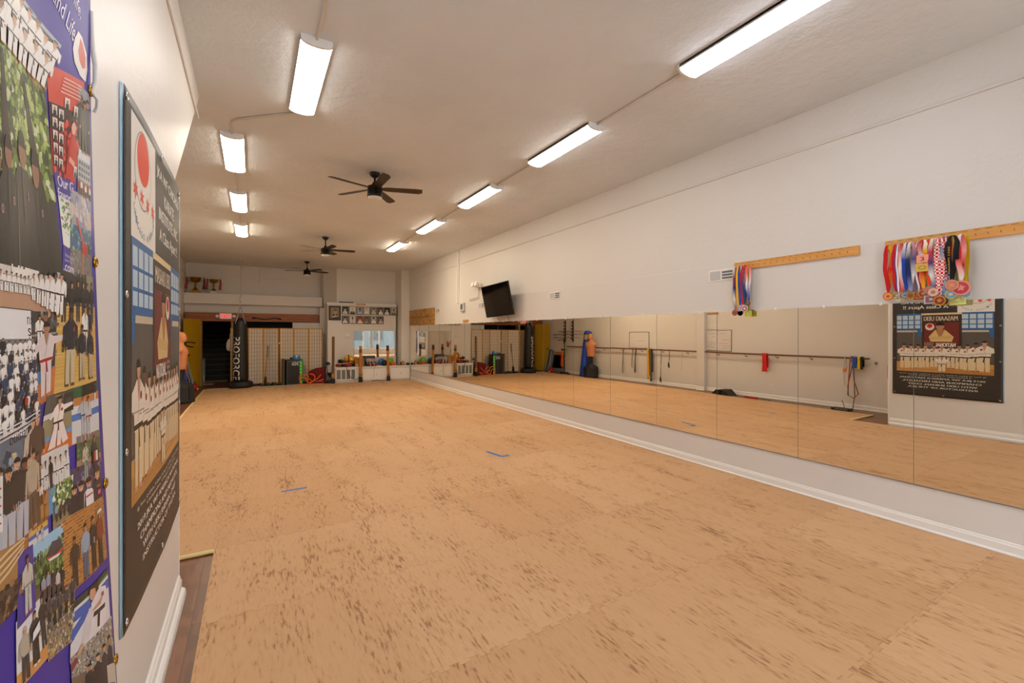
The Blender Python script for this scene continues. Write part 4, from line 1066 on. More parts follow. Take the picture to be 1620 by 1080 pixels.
t = thing('headset', 'dark blue and black headgear hooked beside the bamboo post', 'headgear', (2.13, 15.62, .58))
MB().sphere((0, 0, .04), .07, sc=(1.1, 1, .8)).build('shell', BLACKV, t); MB().box((-.02, -.075, .0), (.07, -.05, .05)).build('badge', mat('blue badge', '#2a4a8c', .5), t, bevel=.006)

# ---- broom leaning on the screen
t = thing('push_broom', 'wooden handled broom with a black head leaning on the paper screen', 'broom', (.33, 15.60, FZ))
MB().tube([(-.03, 0, .06), (.05, .05, .9)], .017, 10).build('handle', woodmat('broom wood', '#9a6c2c', '#b48440', axis=2), t)
MB().tube([(.05, .05, .88), (.075, .065, 1.24)], [.024, .028], 10).build('grip', mat('worn grey grip', '#7d7770', .6), t)
mb = MB().prism([(-.15, 0), (.13, 0), (.12, .035), (.04, .07), (.03, .30), (-.01, .30), (-.05, .07), (-.14, .035)], 1, -.045, .045)
mb.build('head', BLACKP, t, bevel=.006)

# ---- stacked panels and folding table at the stair opening
for i in range(4):
    t = thing('grey_panel', ('folded grey panel leaning on the side wall, outermost of four', 'folded grey panel leaning on the side wall, second from the front', 'folded grey panel leaning on the side wall, third from the front', 'folded grey panel leaning on the side wall, against the wall itself')[i],
              'barrier', (-1.47 - .064 * i, 15.82, FZ), 0, 'folded grey panels leaning on the side wall')
    M = Matrix.Rotation(math.radians(-13 + i * 1.5), 4, 'Y')
    MB().box((-.012, -.14, 0), (.012, .14, .98 - .03 * i), M=M).build('panel', GREYM, t, bevel=.004)
    MB().box((.012, -.12, .05), (.017, -.09, .90 - .03 * i), M=M).box((.012, .09, .05), (.017, .12, .90 - .03 * i), M=M).build('rail', LIGHTGREY, t)
t = thing('folding_table', 'white folded table standing on edge by the dark stairs', 'table', (-1.46, 17.6, FZ))
MB().box((-.085, -.45, 0), (-.01, .45, .80)).build('tabletop', WHITEP, t, bevel=.01)
MB().box((.01, -.45, 0), (.085, .45, .80)).build('tabletop', WHITEP, t, bevel=.01)
MB().tube([(0, -.452, .3), (0, -.452, .5)], .008, 6).build('hinge', GREYM, t)
t = thing('tool_bag', 'red tool bag with a white label on the dark floor by the grey panels', 'bag', (-1.45, 15.46, FZ), math.radians(86))
R = []
for px, ry, h_ in ((-.12, .05, .12), (-.09, .08, .18), (0, .09, .20), (.09, .08, .17), (.12, .05, .11)):
    R.append([(px, ry * math.cos(a), h_ * .5 + h_ * .5 * math.sin(a)) for a in [2 * PI * j / 12 for j in range(12)]])
MB().loft(R).build('bag_body', mat('red nylon', '#a5161c', .55), t)
MB().tube([(-.06, -.02, .18), (-.04, -.02, .25), (.04, -.02, .25), (.06, -.02, .18)], .010, 6).build('handle', mat('red strap', '#7d1014', .6), t)
MB().box((-.06, -.094, .02), (.06, -.083, .06)).build('label', WHITEP, t)
# ================================================================ STAIR SIDE WALL (seen directly at the far end, otherwise in the mirrors)
SKINR = mat('tan rubber skin', '#c98358', .5, var=.04)
# ---- man shaped striking dummy, facing the mirrors
t = thing('striking_dummy', 'tan torso striking dummy on a black base by the side wall', 'dummy', (-1.46, 12.88, FZ))
MB().lathe([(.26, 0), (.275, .02), (.275, .07), (.262, .09), (.262, .34), (.245, .40), (.19, .455), (.10, .475), (.085, .52), (.085, .535)], n=36).build('base', RUBBER, t)
mb = MB()
for k in range(4):
    a = k * PI / 2 + PI / 4; mb.tube([(.268 * math.cos(a), .268 * math.sin(a), .09), (.268 * math.cos(a), .268 * math.sin(a), .33), (.25 * math.cos(a), .25 * math.sin(a), .40)], .018, 6)
mb.build('base_rib', RUBBER, t)
MB().tube([(0, 0, .5), (0, 0, .84)], .078, 20).build('post', BLACKP, t)
def ell(z, cx, rx, ry, pw=2.0, n=28):
    R = []
    for j in range(n):
        a = 2 * PI * j / n; c, s_ = math.cos(a), math.sin(a)
        R.append((cx + rx * abs(c) ** (2 / pw) * (1 if c >= 0 else -1), ry * abs(s_) ** (2 / pw) * (1 if s_ >= 0 else -1), z))
    return R
rings = [ell(.79, 0, .10, .155, 2.4), ell(.80, 0, .108, .165, 2.4), ell(.88, 0, .112, .168, 2.3), ell(.98, .0, .115, .172, 2.3), ell(1.08, .005, .125, .19, 2.2), ell(1.17, .012, .132, .215, 2.3),
         ell(1.24, .008, .125, .235, 2.3), ell(1.29, 0, .110, .232, 2.2), ell(1.33, -.008, .092, .19, 2.1), ell(1.36, -.01, .078, .12), ell(1.385, -.005, .066, .082), ell(1.42, 0, .060, .064),
         ell(1.445, .012, .072, .066), ell(1.465, .022, .086, .070), ell(1.50, .020, .094, .075), ell(1.54, .012, .098, .078), ell(1.58, .006, .098, .078), ell(1.62, 0, .090, .071), ell(1.65, -.004, .066, .052), ell(1.665, -.004, .025, .02)]
mb = MB().loft(rings)
mb.loft([[(.105, .013 * math.cos(a), 1.545 + .0 * k + .013 * math.sin(a)) for a in [2 * PI * j / 8 for j in range(8)]] if k == 0 else [(.105 + .028 * (1 - k / 3), .016 * math.cos(a), 1.545 - .017 * k + .012 * math.sin(a)) for a in [2 * PI * j / 8 for j in range(8)]] for k in range(4)])
for s_ in (-1, 1):
    mb.sphere((.098, s_ * .030, 1.572), .018, sc=(.7, 1.2, .55)); mb.sphere((.005, s_ * .080, 1.545), .03, sc=(.7, .35, 1))
    mb.sphere((.085, s_ * .085, 1.20), .085, sc=(.62, 1, .62)); mb.sphere((-.005, s_ * .205, 1.245), .078, sc=(1, .8, 1.0))
mb.sphere((.098, 0, 1.487), .022, sc=(.7, 1.4, .42)); mb.sphere((.09, 0, 1.452), .03, sc=(.7, 1, .5))
for i in range(3):
    for s_ in (-1, 1): mb.sphere((.098, s_ * .04, 1.09 - i * .07), .045, sc=(.45, 1, .7))
mb.build('torso', SKINR, t)

# ---- tall blue floor bag
t = thing('floor_bag', 'tall blue vinyl bag with a black strapped cap behind the tan dummy', 'floor bag', (-1.50, 13.32, FZ))
t.rotation_euler = (0, math.radians(-6.5), 0)
BLUEV = mat('bright blue vinyl', '#1440a8', .35, var=.12, bmp=.12, bscale=9)
MB().lathe([(.17, 0), (.178, .02), (.175, .4), (.168, .9), (.16, 1.30), (.15, 1.37)], n=32).build('bag_body', BLUEV, t)
MB().lathe([(.145, 1.36), (.145, 1.66)], n=28).build('neck', mat('grey tan mesh', '#9a8f7c', .7), t)
mb = MB()
for k in range(4): a = k * PI / 2 + .5; mb.box((.142, -.02, 1.34), (.152, .02, 1.68), M=Rz(a))
mb.lathe([(.148, 1.36), (.152, 1.37), (.152, 1.41), (.148, 1.42)], n=28).lathe([(.148, 1.62), (.152, 1.63), (.152, 1.67), (.148, 1.68)], n=28)
mb.build('strap', BLACKP, t)
MB().lathe([(.155, 1.66), (.16, 1.70), (.13, 1.75), (.06, 1.775), (.005, 1.78)], n=28).build('cap', BLUEV, t)

# ---- two brown rails with brackets
def rail(y0, y1, label, nb):
    t = thing('handrail', label, 'handrail', (XL, (y0 + y1) / 2, 1.11))
    MB().tube([(.10, y0 - (y0 + y1) / 2, 0), (.10, y1 - (y0 + y1) / 2, 0)], .022, 12).build('rail', BARWOOD, t)
    for k in range(nb):
        y = -(y1 - y0) / 2 + .35 + (y1 - y0 - .7) * k / (nb - 1)
        MB().tube([(.002, y, -.07), (.05, y, -.07), (.09, y, -.055), (.10, y, -.022)], .008, 7).lathe([(.025, 0), (.02, .008)], n=12, M=Tm(0, y, -.07) @ Matrix.Rotation(PI / 2, 4, 'Y')).build('bracket', GREYM, t)
rail(8.46, 14.68, 'long brown rail behind the tan dummy, beyond the wall pilaster', 7)
rail(4.22, 8.16, 'brown rail carrying the red cloth and bright bands, before the wall pilaster', 5)

# ---- whiteboards
WB = mat('whiteboard enamel', '#d6d2cf', .2, var=.02); MRED = mat('red marker', '#b03a44', .6); MBLK = mat('black marker', '#4a4a4e', .6)
def board(yc, zc, w, h, label, red, blk, seed):
    t = thing('whiteboard', label, 'whiteboard', (XL, yc, zc))
    f = MB(); a, b = w / 2, h / 2
    f.box((0, -a, -b), (.018, a, -b + .014)).box((0, -a, b - .014), (.018, a, b)).box((0, -a, -b), (.018, -a + .014, b)).box((0, a - .014, -b), (.018, a, b)); f.build('frame', GREYM, t)
    MB().box((0, -a + .01, -b + .01), (.010, a - .01, b - .01)).build('writing_surface', WB, t)
    r = random.Random(seed)
    for nm, rows, m in (('red_writing', red, MRED), ('black_writing', blk, MBLK)):
        g = MB()
        for (y0, z0, n) in rows:
            P = [(.0115, y0 + k * .012, z0 + r.uniform(-.012, .012)) for k in range(n)]
            if n > 1: g.tube(P, .0024, 4)
        if g.v: g.build(nm, m, t)
board(10.81, 1.42, .90, .56, 'whiteboard with one faint red line over the hanging grey straps', [(-.22, -.03, 28)], [], 1)
board(7.83, 1.45, .80, .60, 'whiteboard crowded with black and red handwriting', [(-.34, .02, 20), (-.30, -.08, 24), (-.33, -.16, 20), (-.25, -.22, 14)],
      [(.08, .18, 18), (-.20, .20, 14), (.05, -.06, 26), (.06, -.11, 25), (.05, -.16, 26), (.07, -.21, 22), (.08, .10, 8)], 2)

# ---- straps and bands on the rails
GWEB = mat('grey webbing', '#6e6c68', .75); YWEB = mat('yellow cotton belt', '#d19c14', .75); DWEB = mat('dark grey belt', '#4a4c50', .75)
RX = XL + .10
def loop(y, zb, w, m, label, sp=.03, nm='strap', cat='strap', top=1.135, fl=.35):
    t = MB().tube([(RX + .03, y - sp, zb + .06), (RX + .03, y - sp * .6, zb + .3), (RX + .032, y - .012, top - .06), (RX + .012, y - .01, top + .008), (RX - .014, y, top + .008), (RX - .03, y + .01, top - .05), (RX + .0, y + sp, top - .3 if zb < .7 else zb + .1), (RX + .028, y + sp * 1., zb + .06), (RX + .03, y, zb)], w, 6, closed=True, flat=fl)
    return tag(t.build(nm, m), label, cat)
loop(11.45, .24, .012, GWEB, 'grey strap loop on the long rail, nearest the tan dummy')
loop(11.01, .46, .009, GWEB, 'thin tan grey strap loop, shortest on the long rail under the whiteboard', .035)
loop(10.87, .30, .020, GWEB, 'thick grey folded strap hanging under the whiteboard', .025)
def hang(y, zb, w, m, label, nm, cat, dy=.03, back=.1):
    mb = MB()
    def fn(u, v):
        # cloth folded over the rail
        L0 = 1.14 - zb; L1 = max(.15, L0 - back); s_ = v * (L0 + L1 + .06)
        yy = y + (u - .5) * w * (1 + .15 * math.sin(v * 7)) + dy * abs(s_ - L1) * .3
        rp = .006 * math.sin(u * 9 + v * 3)
        if s_ < L1: return (RX - .029 + rp, yy, 1.135 - L1 + s_)
        if s_ < L1 + .06: a = (s_ - L1) / .06 * PI; return (RX - .029 * math.cos(a), yy, 1.135 + .012 * math.sin(a))
        return (RX + .029 + rp + .004, yy, 1.135 - (s_ - L1 - .06))
    mb.grid(fn, 8, 40); return tag(mb.build(nm, m, solid=.003), label, cat)
hang(10.31, .15, .085, YWEB, 'yellow karate belt folded over the long rail', 'karate_belt', 'belt', -.10, .1)
hang(10.19, .08, .075, DWEB, 'dark grey karate belt folded over the long rail beside the yellow one', 'karate_belt', 'belt', -.08, .3)
def jump(y, zb, label):
    t = thing('jump_rope', label, 'jump rope', (RX, y, 0), 0, 'jump ropes on the long rail')
    MB().tube([(.028, -.01, zb + .1), (.03, -.005, .8), (.028, 0, 1.10), (0, .0, 1.14), (-.028, .01, 1.10), (-.02, .02, .8), (.02, .025, zb + .14)], .005, 6).build('rope', BLACKP, t)
    MB().tube([(.028, -.012, zb - .03), (.028, -.01, zb + .11)], .014, 8).build('handle', BLACKP, t); MB().tube([(.02, .035, zb), (.02, .026, zb + .15)], .014, 8).build('handle', BLACKP, t)
jump(9.74, .10, 'long black jump rope hanging nearly to the floor from the long rail')
jump(9.42, .58, 'short doubled black jump rope on the long rail')
tag(MB().tube([(RX + .028, 8.95, .5), (RX + .026, 8.94, .9), (RX + .02, 8.94, 1.1), (RX, 8.94, 1.145), (RX - .028, 8.94, 1.1)], .006, 6).tube([(RX + .028, 8.94, .90), (RX + .028, 8.94, 1.05)], .014, 6).build('cord', LIGHTGREY), 'pale thin cord hanging from the long rail close to the pilaster', 'cord')
hang(6.46, .68, .13, mat('red cotton cloth', '#c8161a', .75), 'bright red cloth folded over the rail', 'cloth', 'cloth', -.1, .1)
hang(4.48, .90, .10, mat('blue band latex', '#1f4fa8', .6), 'blue exercise band folded over the rail end', 'exercise_band', 'exercise band', 0, .05)
hang(4.40, .88, .055, mat('yellow band latex', '#e0c020', .6), 'yellow exercise band folded over the rail end', 'exercise_band', 'exercise band', 0, .05)
hang(4.345, .88, .05, mat('black band latex', '#1c1c1e', .6), 'black exercise band folded over the rail end', 'exercise_band', 'exercise band', 0, .05)
tag(MB().tube([(RX + .03, 4.60, .30), (RX + .034, 4.58, .7), (RX + .03, 4.555, 1.11), (RX, 4.55, 1.15), (RX - .03, 4.54, 1.10), (RX + .03, 4.48, .6), (RX + .04, 4.40, .34), (RX + .05, 4.48, .24)], .012, 8, closed=True).build('resistance_tube', mat('rust rubber tube', '#a8542a', .5)), 'rust orange rubber tube looped on the rail end', 'resistance tube')
tag(MB().tube([(RX + .05, 4.50, .02), (RX + .03, 4.47, .3), (RX + .03, 4.50, 1.10), (RX, 4.50, 1.145), (RX - .03, 4.51, 1.1), (RX + .035, 4.60, .5), (RX + .05, 4.58, .28)], .009, 8).build('resistance_tube', mat('dark grey tube', '#4d4f50', .5)), 'dark grey rubber tube reaching the floor from the rail end', 'resistance tube')
t = thing('tape_lanyard', 'pale coiled cord with orange clip on the rail end', 'cord', (RX, 4.66, 1.1))
MB().tube([(.03, .0, -.62), (.03, .02, -.3), (.03, 0, .0), (0, 0, .045), (-.03, 0, 0), (.028, -.03, -.25)], .008, 6).build('cord', LIGHTGREY, t)
MB().box((.024, -.03, -.30), (.05, .03, -.22)).build('clip', ORH, t, bevel=.006)
tag(MB().lathe([(.028, 0), (.028, .02), (.018, .03)], n=16, M=Tm(XL, 4.14, 1.02) @ Matrix.Rotation(PI / 2, 4, 'Y')).build('door_stop', GREYM), 'round grey knob on the side wall beyond the rail end', 'knob')
t = thing('fire_extinguisher', 'small red fire extinguisher with a yellow tag by the partition edge', 'fire extinguisher', (XL + .09, 3.85, .72))
MB().lathe([(.055, 0), (.06, .02), (.06, .26), (.045, .31), (.02, .33), (.02, .36)], n=20).build('cylinder', mat('red enamel', '#a81418', .35), t)
MB().box((-.02, -.015, .34), (.07, .015, .37)).tube([(.03, 0, .37), (.10, 0, .41)], .008, 6).build('valve_handle', BLACKP, t)
MB().tube([(.03, -.02, .35), (.06, -.06, .30), (.06, -.065, .1)], .009, 6).build('hose', BLACKP, t)
MB().box((.058, -.03, .20), (.064, .03, .31)).build('tag', mat('yellow tag', '#c8a82a', .6), t)
MB().box((-.095, -.02, .05), (-.05, .02, .30)).build('bracket', GREYM, t)
outlet((XL, 10.55, .26), PI / 2, 'white outlet in the side wall under the yellow belt')
outlet((XL, 8.03, .30), PI / 2, 'white outlet in the side wall under the crowded whiteboard')
outlet((XL, 6.35, .29), PI / 2, 'white outlet in the side wall near the red power strip')
tag(MB().box((XL, 7.83, 2.20), (XL + .02, 8.14, 2.245)).build('wood_block', TANW, bevel=.003), 'small tan wood strip high over the crowded whiteboard', 'wood strip')
# ---- low things on the dark floor
t = thing('foam_wedge', 'black folded foam wedge on the dark floor under the side wall', 'foam wedge', (-1.45, 7.40, FZ))
MB().prism([(-.16, 0), (.16, 0), (-.02, .16)], 0, -.001, .001)
mb = MB().prism([(-.26, 0), (.0, 0), (-.02, .15), (-.10, .15)], 0, -.18, .18); mb.build('wedge', BLACKV, t, bevel=.006)
MB().prism([(.01, 0), (.26, 0), (.10, .14), (.02, .15)], 0, -.18, .18).build('wedge', BLACKV, t, bevel=.006)
t = thing('power_strip', 'red power strip with cord on the dark floor under the red cloth', 'power strip', (-1.40, 6.62, FZ))
MB().box((-.03, -.16, 0), (.03, .16, .045)).build('housing', mat('red plastic', '#b5241c', .45), t, bevel=.006)
MB().tube([(0, .16, .02), (.05, .3, .012), (-.02, .45, .01)], .007, 6).tube([(0, -.16, .02), (-.06, -.3, .012), (-.04, -.48, .01)], .007, 6).build('cord', BLACKP, t)
t = thing('dvd_player', 'flat black box with a hanging lead on the dark floor under the rail end', 'player', (-1.42, 4.60, FZ))
MB().box((-.10, -.17, .006), (.10, .17, .05)).build('casing', BLACKP, t, bevel=.004)
MB().box((.10, -.14, .018), (.103, .10, .036)).build('tray', GREYM, t); MB().box((-.08, -.15, 0), (.08, .15, .007)).build('foot', RUBBER, t)
MB().tube([(-.1, 0, .03), (-.16, .02, .06), (-.12, .05, .2)], .006, 6).build('lead', BLACKP, t)

# ---- weapon rack, swords, band stand, leaning television, mats
t = thing('sword_rack', 'pair of black notched wall rails for practice swords', 'sword rack', (XL, 14.66, 1.30))
for y in (-.26, .26):
    r = MB().box((0, y - .022, 0), (.035, y + .022, .90))
    for k in range(6):
        r.prism([(.03, .08 + k * .135), (.12, .12 + k * .135), (.125, .16 + k * .135), (.10, .15 + k * .135), (.03, .115 + k * .135)], 1, y - .014, y + .014)
    r.build('rail', BLACKP, t)
def sword(y0, y1, z, label):
    t = thing('wooden_sword', label, 'wooden sword', (XL + .07, (y0 + y1) / 2, z), 0, 'wooden practice swords on the rack')
    h = (y1 - y0) / 2
    MB().tube([(0, h - .28, 0), (0, 0, .01), (0, -h * .5, .012), (0, -h, .0)], [.016, .015, .013, .008], 8, flat=.7).build('blade', BARWOOD, t)
    MB().tube([(0, h, -.006), (0, h - .27, 0)], .017, 8, flat=.8).build('grip', mat('dark sword grip', '#3a2015', .5), t)
sword(13.70, 15.30, 1.735, 'upper wooden practice sword, shortest of three on the notched rack')
sword(13.62, 15.72, 1.60, 'middle wooden practice sword, longest of three on the notched rack')
sword(13.9, 15.66, 1.465, 'lowest wooden practice sword on the notched rack')
t = thing('band_stand', 'black pole stand with forked top hung with orange and green bands', 'stand', (-1.60, 14.70, FZ))
MB().tube([(0, 0, .03), (0, 0, 1.38)], .02, 10).build('pole', BLACKM, t)
MB().tube([(0, 0, 1.36), (.08, .08, 1.40), (.24, .16, 1.37)], .016, 7).tube([(0, 0, 1.36), (.06, -.10, 1.30), (.22, -.20, 1.26)], .016, 7).lathe([(.05, 1.30), (.05, 1.40)], n=12).build('fork', BLACKM, t)
MB().tube([(0, -.30, .03), (0, .30, .03)], .022, 8).tube([(-.17, 0, .03), (.19, 0, .03)], .022, 8).build('base', BLACKM, t)
for y in (-.30, .30): MB().sphere((0, y, .028), .028).build('foot', RUBBER, t)
MB().tube([(.03, -.10, .98), (.03, .12, .98)], .03, 8).build('peg', BLACKM, t)
def sband(y, zb, m, label, w=.02):
    tag(MB().tube([(-1.57, y - .03, zb + .05), (-1.565, y - .025, .75), (-1.565, y, 1.0), (-1.60, y + .01, 1.02), (-1.58, y + .03, .7), (-1.56, y + .035, zb + .05), (-1.56, y, zb)], w, 6, closed=True, flat=.4).build('exercise_band', m), label, 'exercise band')
sband(14.81, .25, ORH, 'orange exercise band hung on the black pole stand'); sband(14.60, .70, mat('bright green band', '#5cb02a', .6), 'bright green exercise band hung on the black pole stand')
sband(14.88, .32, mat('red band', '#c02a20', .6), 'red exercise band hung on the black pole stand', .012)
t = thing('old_television', 'black screen panel leaning on the wall under the practice swords', 'screen', (-1.66, 15.32, .17))
M = Matrix.Rotation(math.radians(-12), 4, 'Y')
MB().box((-.03, -.31, 0), (.03, .31, .56), M=M).build('casing', BLACKP, t, bevel=.008); MB().box((.028, -.29, .03), (.032, .29, .53), M=M).build('screen', TV, t)
tag(MB().box((XL + .005, 14.98, .17), (XL + .03, 15.64, .86)).build('plywood_board', TANW, bevel=.003), 'tan board standing behind the black screen panel', 'board')
for k in range(4):
    tag(MB().box((-1.80, 15.0 + .01 * (k % 2), FZ + .043 * k), (-1.57, 15.64 - .01 * k, FZ + .043 * k + .041)).build('folded_mat', mat('blue grey mat %d' % k, ['#5d646c', '#767c84', '#636a74', '#80868c'][k], .7), bevel=.01),
        ['bottom blue grey folded mat of the stack under the black screen panel', 'second lowest grey folded mat of the stack', 'third folded mat of the stack, blue grey', 'topmost pale grey folded mat under the black screen panel'][k], 'folded mat', 'folded mats in the stack')
# ================================================================ PRINTED BANNERS ON THE PARTITION
def ellipse(cx, cy, rx, ry, n=14): return [(cx + rx * math.cos(2 * PI * k / n), cy + ry * math.sin(2 * PI * k / n)) for k in range(n)]
class Art:
    """flat print: polygons in a unit rectangle, mapped on the sheet; asp = width / height of the real rectangle"""
    def __init__(s, asp=1.): s.p = []; s.asp = asp
    def poly(s, pts, c, lay=1): s.p.append((pts, c, lay)); return s
    def rect(s, x0, y0, x1, y1, c, lay=1): return s.poly([(x0, y0), (x1, y0), (x1, y1), (x0, y1)], c, lay)
    def bands(s, stops, lay=0):
        for (y0, y1, c) in stops: s.rect(0, y0, 1, y1, c, lay)
        return s
    def spots(s, n, x0, y0, x1, y1, cols, sz, rng, lay=1):
        for _ in range(n):
            x = rng.uniform(x0, x1); y = rng.uniform(y0, y1); q = sz * rng.uniform(.5, 1.4); a = rng.uniform(0, PI)
            pts = [(x + q / s.asp * math.cos(a + k * 2 * PI / 5) * rng.uniform(.6, 1.2), y + q * math.sin(a + k * 2 * PI / 5) * rng.uniform(.6, 1.2)) for k in range(5)]
            pts = [(min(1, max(0, u)), min(1, max(0, v))) for u, v in pts]
            s.poly(pts, rng.choice(cols), lay)
        return s
    def person(s, x, y, h, top='#e2dfdb', legs=None, skin='#b58a6c', hair='#2a2320', belt='#222', lay=2, arms='down', feet=None, wide=1., emblem=None):
        """standing figure, feet at (x, y), height h in units of the rectangle's height"""
        k = h / s.asp * wide; legs = legs or top
        X = lambda a: x + a * k
        Y = lambda b: y + b * h
        s.poly([(X(-.12), Y(.03)), (X(-.02), Y(.03)), (X(.0), Y(.46)), (X(-.12), Y(.5))], legs, lay); s.poly([(X(.02), Y(.03)), (X(.13), Y(.03)), (X(.12), Y(.5)), (X(-.0), Y(.46))], legs, lay)
        for a in (-.075, .08): s.poly([(X(a - .05), Y(0)), (X(a + .05), Y(0)), (X(a + .04), Y(.04)), (X(a - .04), Y(.04))], feet or skin, lay)
        s.poly([(X(-.14), Y(.46)), (X(.14), Y(.46)), (X(.17), Y(.78)), (X(.06), Y(.85)), (X(-.06), Y(.85)), (X(-.17), Y(.78))], top, lay)
        if arms == 'down':
            for q in (-1, 1):
                s.poly([(X(q * .15), Y(.78)), (X(q * .21), Y(.76)), (X(q * .23), Y(.50)), (X(q * .17), Y(.48))], top, lay); s.poly(ellipse(X(q * .20), Y(.46), .03 * k, .03 * h, 8), skin, lay)
        elif arms == 'cross':
            for q in (-1, 1): s.poly([(X(q * .15), Y(.79)), (X(q * .22), Y(.76)), (X(q * .23), Y(.62)), (X(q * -.06), Y(.60)), (X(q * -.06), Y(.66)), (X(q * .15), Y(.68))], top, lay + 1)
            s.poly([(X(-.21), Y(.60)), (X(.2), Y(.59)), (X(.2), Y(.605)), (X(-.2), Y(.615))], '#a39a8f', lay + 2)
        elif arms == 'punch':
            s.poly([(X(.10), Y(.80)), (X(.42), Y(.80)), (X(.44), Y(.74)), (X(.12), Y(.68))], top, lay); s.poly(ellipse(X(.47), Y(.77), .04 * k, .04 * h, 8), skin, lay)
            s.poly([(X(-.15), Y(.78)), (X(-.30), Y(.62)), (X(-.25), Y(.57)), (X(-.12), Y(.66))], top, lay)
        if belt:
            s.poly([(X(-.145), Y(.47)), (X(.145), Y(.47)), (X(.15), Y(.51)), (X(-.15), Y(.51))], belt, lay + 1); s.poly([(X(-.01), Y(.48)), (X(.02), Y(.48)), (X(.05), Y(.32)), (X(.015), Y(.32))], belt, lay + 1)
            s.poly([(X(-.05), Y(.85)), (X(.05), Y(.85)), (X(0), Y(.68))], skin, lay + 1); s.poly([(X(.05), Y(.85)), (X(.075), Y(.84)), (X(-.02), Y(.53)), (X(-.04), Y(.53))], '#b9b3ad', lay + 1)
        if emblem: s.poly(ellipse(X(.08), Y(.72), .035 * k, .035 * h, 8), emblem, lay + 2)
        s.rect(X(-.035), Y(.83), X(.035), Y(.88), skin, lay)
        s.poly(ellipse(X(0), Y(.925), .062 * k, .075 * h, 12), skin, lay + 1)
        s.poly([(X(.066 * math.cos(a)), Y(.94 + .066 * math.sin(a))) for a in [PI * j / 8 for j in range(9)]], hair, lay + 2)
        if h > .55:
            for q in (-.025, .025): s.rect(X(q - .010), Y(.925), X(q + .010), Y(.934), '#2b1f1a', lay + 3)
            s.rect(X(-.02), Y(.885), X(.02), Y(.892), '#7b4a40', lay + 3)
        return s
    def text(s, st, x0, y0, x1, y1, c, lay=3, bold=0.): s.p.append((('T', st, x0, y0, x1, y1, bold), c, lay)); return s
    def mesh(s, mapf, nu=8, nv=8):
        """mapf(u, v, lift) -> 3-D"""
        mb = MB()
        for pts, c, lay in s.p:
            c = S(c) if len(c) == 7 else S('#' + ''.join(q * 2 for q in c[1:]))
            l = .0010 + .00022 * lay
            if pts[0] == 'T':
                _, st, x0, y0, x1, y1, bold = pts
                text_on(mb, st, lambda a, b: mapf(x0 + a, y0 + b, l), c, fit=(x1 - x0, y1 - y0), bold=bold)
            elif len(pts) == 4:
                A_, B_, C_, D_ = pts
                gu = max(1, min(nu, int(nu * max(abs(B_[0] - A_[0]), abs(C_[0] - D_[0])) + .99))); gv = max(1, min(nv, int(nv * max(abs(D_[1] - A_[1]), abs(C_[1] - B_[1])) + .99)))
                mb.grid(lambda u, v: mapf((A_[0] * (1 - u) + B_[0] * u) * (1 - v) + (D_[0] * (1 - u) + C_[0] * u) * v, (A_[1] * (1 - u) + B_[1] * u) * (1 - v) + (D_[1] * (1 - u) + C_[1] * u) * v, l), gu, gv, c, False)
            else:
                n = len(pts); cx = sum(p[0] for p in pts) / n; cy = sum(p[1] for p in pts) / n
                big = max(max(abs(p[0] - cx), abs(p[1] - cy)) for p in pts) > .12
                if not big:
                    mb.add([mapf(u, v, l) for u, v in pts], [tuple(range(n))], c)
                else:
                    e = []
                    for i in range(n):
                        p, q = pts[i], pts[(i + 1) % n]; m_ = max(1, int(max(abs(q[0] - p[0]), abs(q[1] - p[1])) / .06))
                        e += [(p[0] + (q[0] - p[0]) * k / m_, p[1] + (q[1] - p[1]) * k / m_) for k in range(m_)]
                    k = len(e); vs = [mapf(u, v, l) for u, v in e] + [mapf(cx + (u - cx) * .5, cy + (v - cy) * .5, l) for u, v in e] + [mapf(cx, cy, l)]
                    mb.add(vs, [(i, (i + 1) % k, k + (i + 1) % k, k + i) for i in range(k)] + [(k + i, k + (i + 1) % k, 2 * k) for i in range(k)], c)
        return mb

# ---------------------------------------------------------------- the karate banner
KY0, KY1, KZ0, KZ1 = 2.015, 3.375, .565, 2.50
def ksurf(y, z):
    u = (y - KY0) / (KY1 - KY0); v = (z - KZ0) / (KZ1 - KZ0)
    e = 4 * u * (1 - u)
    # held by its grommets, slightly slack between them
    return PX + .010 + .010 * e + .0012 * math.sin(y * 9 + z * 2.1) * e + .002 * math.exp(-((u - .12) / .15) ** 2) * v
VIN = mat('black banner vinyl', '#2b2724', .5, var=.04, vscale=3)
t = thing('karate_banner', 'black karate banner with logo, team photo and white lettering on the partition', 'banner', (PX, (KY0 + KY1) / 2, KZ0))
OFF = Vector((PX, (KY0 + KY1) / 2, KZ0))
def kmap(u, v, l=0.):
    y = KY0 + (KY1 - KY0) * u; z = KZ0 + (KZ1 - KZ0) * v
    return (ksurf(y, z) + l - OFF.x, y - OFF.y, z - OFF.z)
sh = MB().grid(lambda u, v: kmap(u, v), 40, 50); sh.build('sheet', VIN, t, solid=.0008)
hm = MB().grid(lambda u, v: (.002 + .006 * u, -(KY1 - KY0) / 2 - .012 + .012 * u, (KZ1 - KZ0) * v), 2, 20); hm.build('hem', mat('pale blue hem', '#8fb0c6', .5), t, solid=.001)
def sub(art, x0, y0, x1, y1, nm, par, mapper, m=None, label=None):
    o = art.mesh(lambda u, v, l: mapper(x0 + (x1 - x0) * u, y0 + (y1 - y0) * v, l), 18, 18).build(nm, m or PRINT, par)
    if label: o['label'] = label
    return o
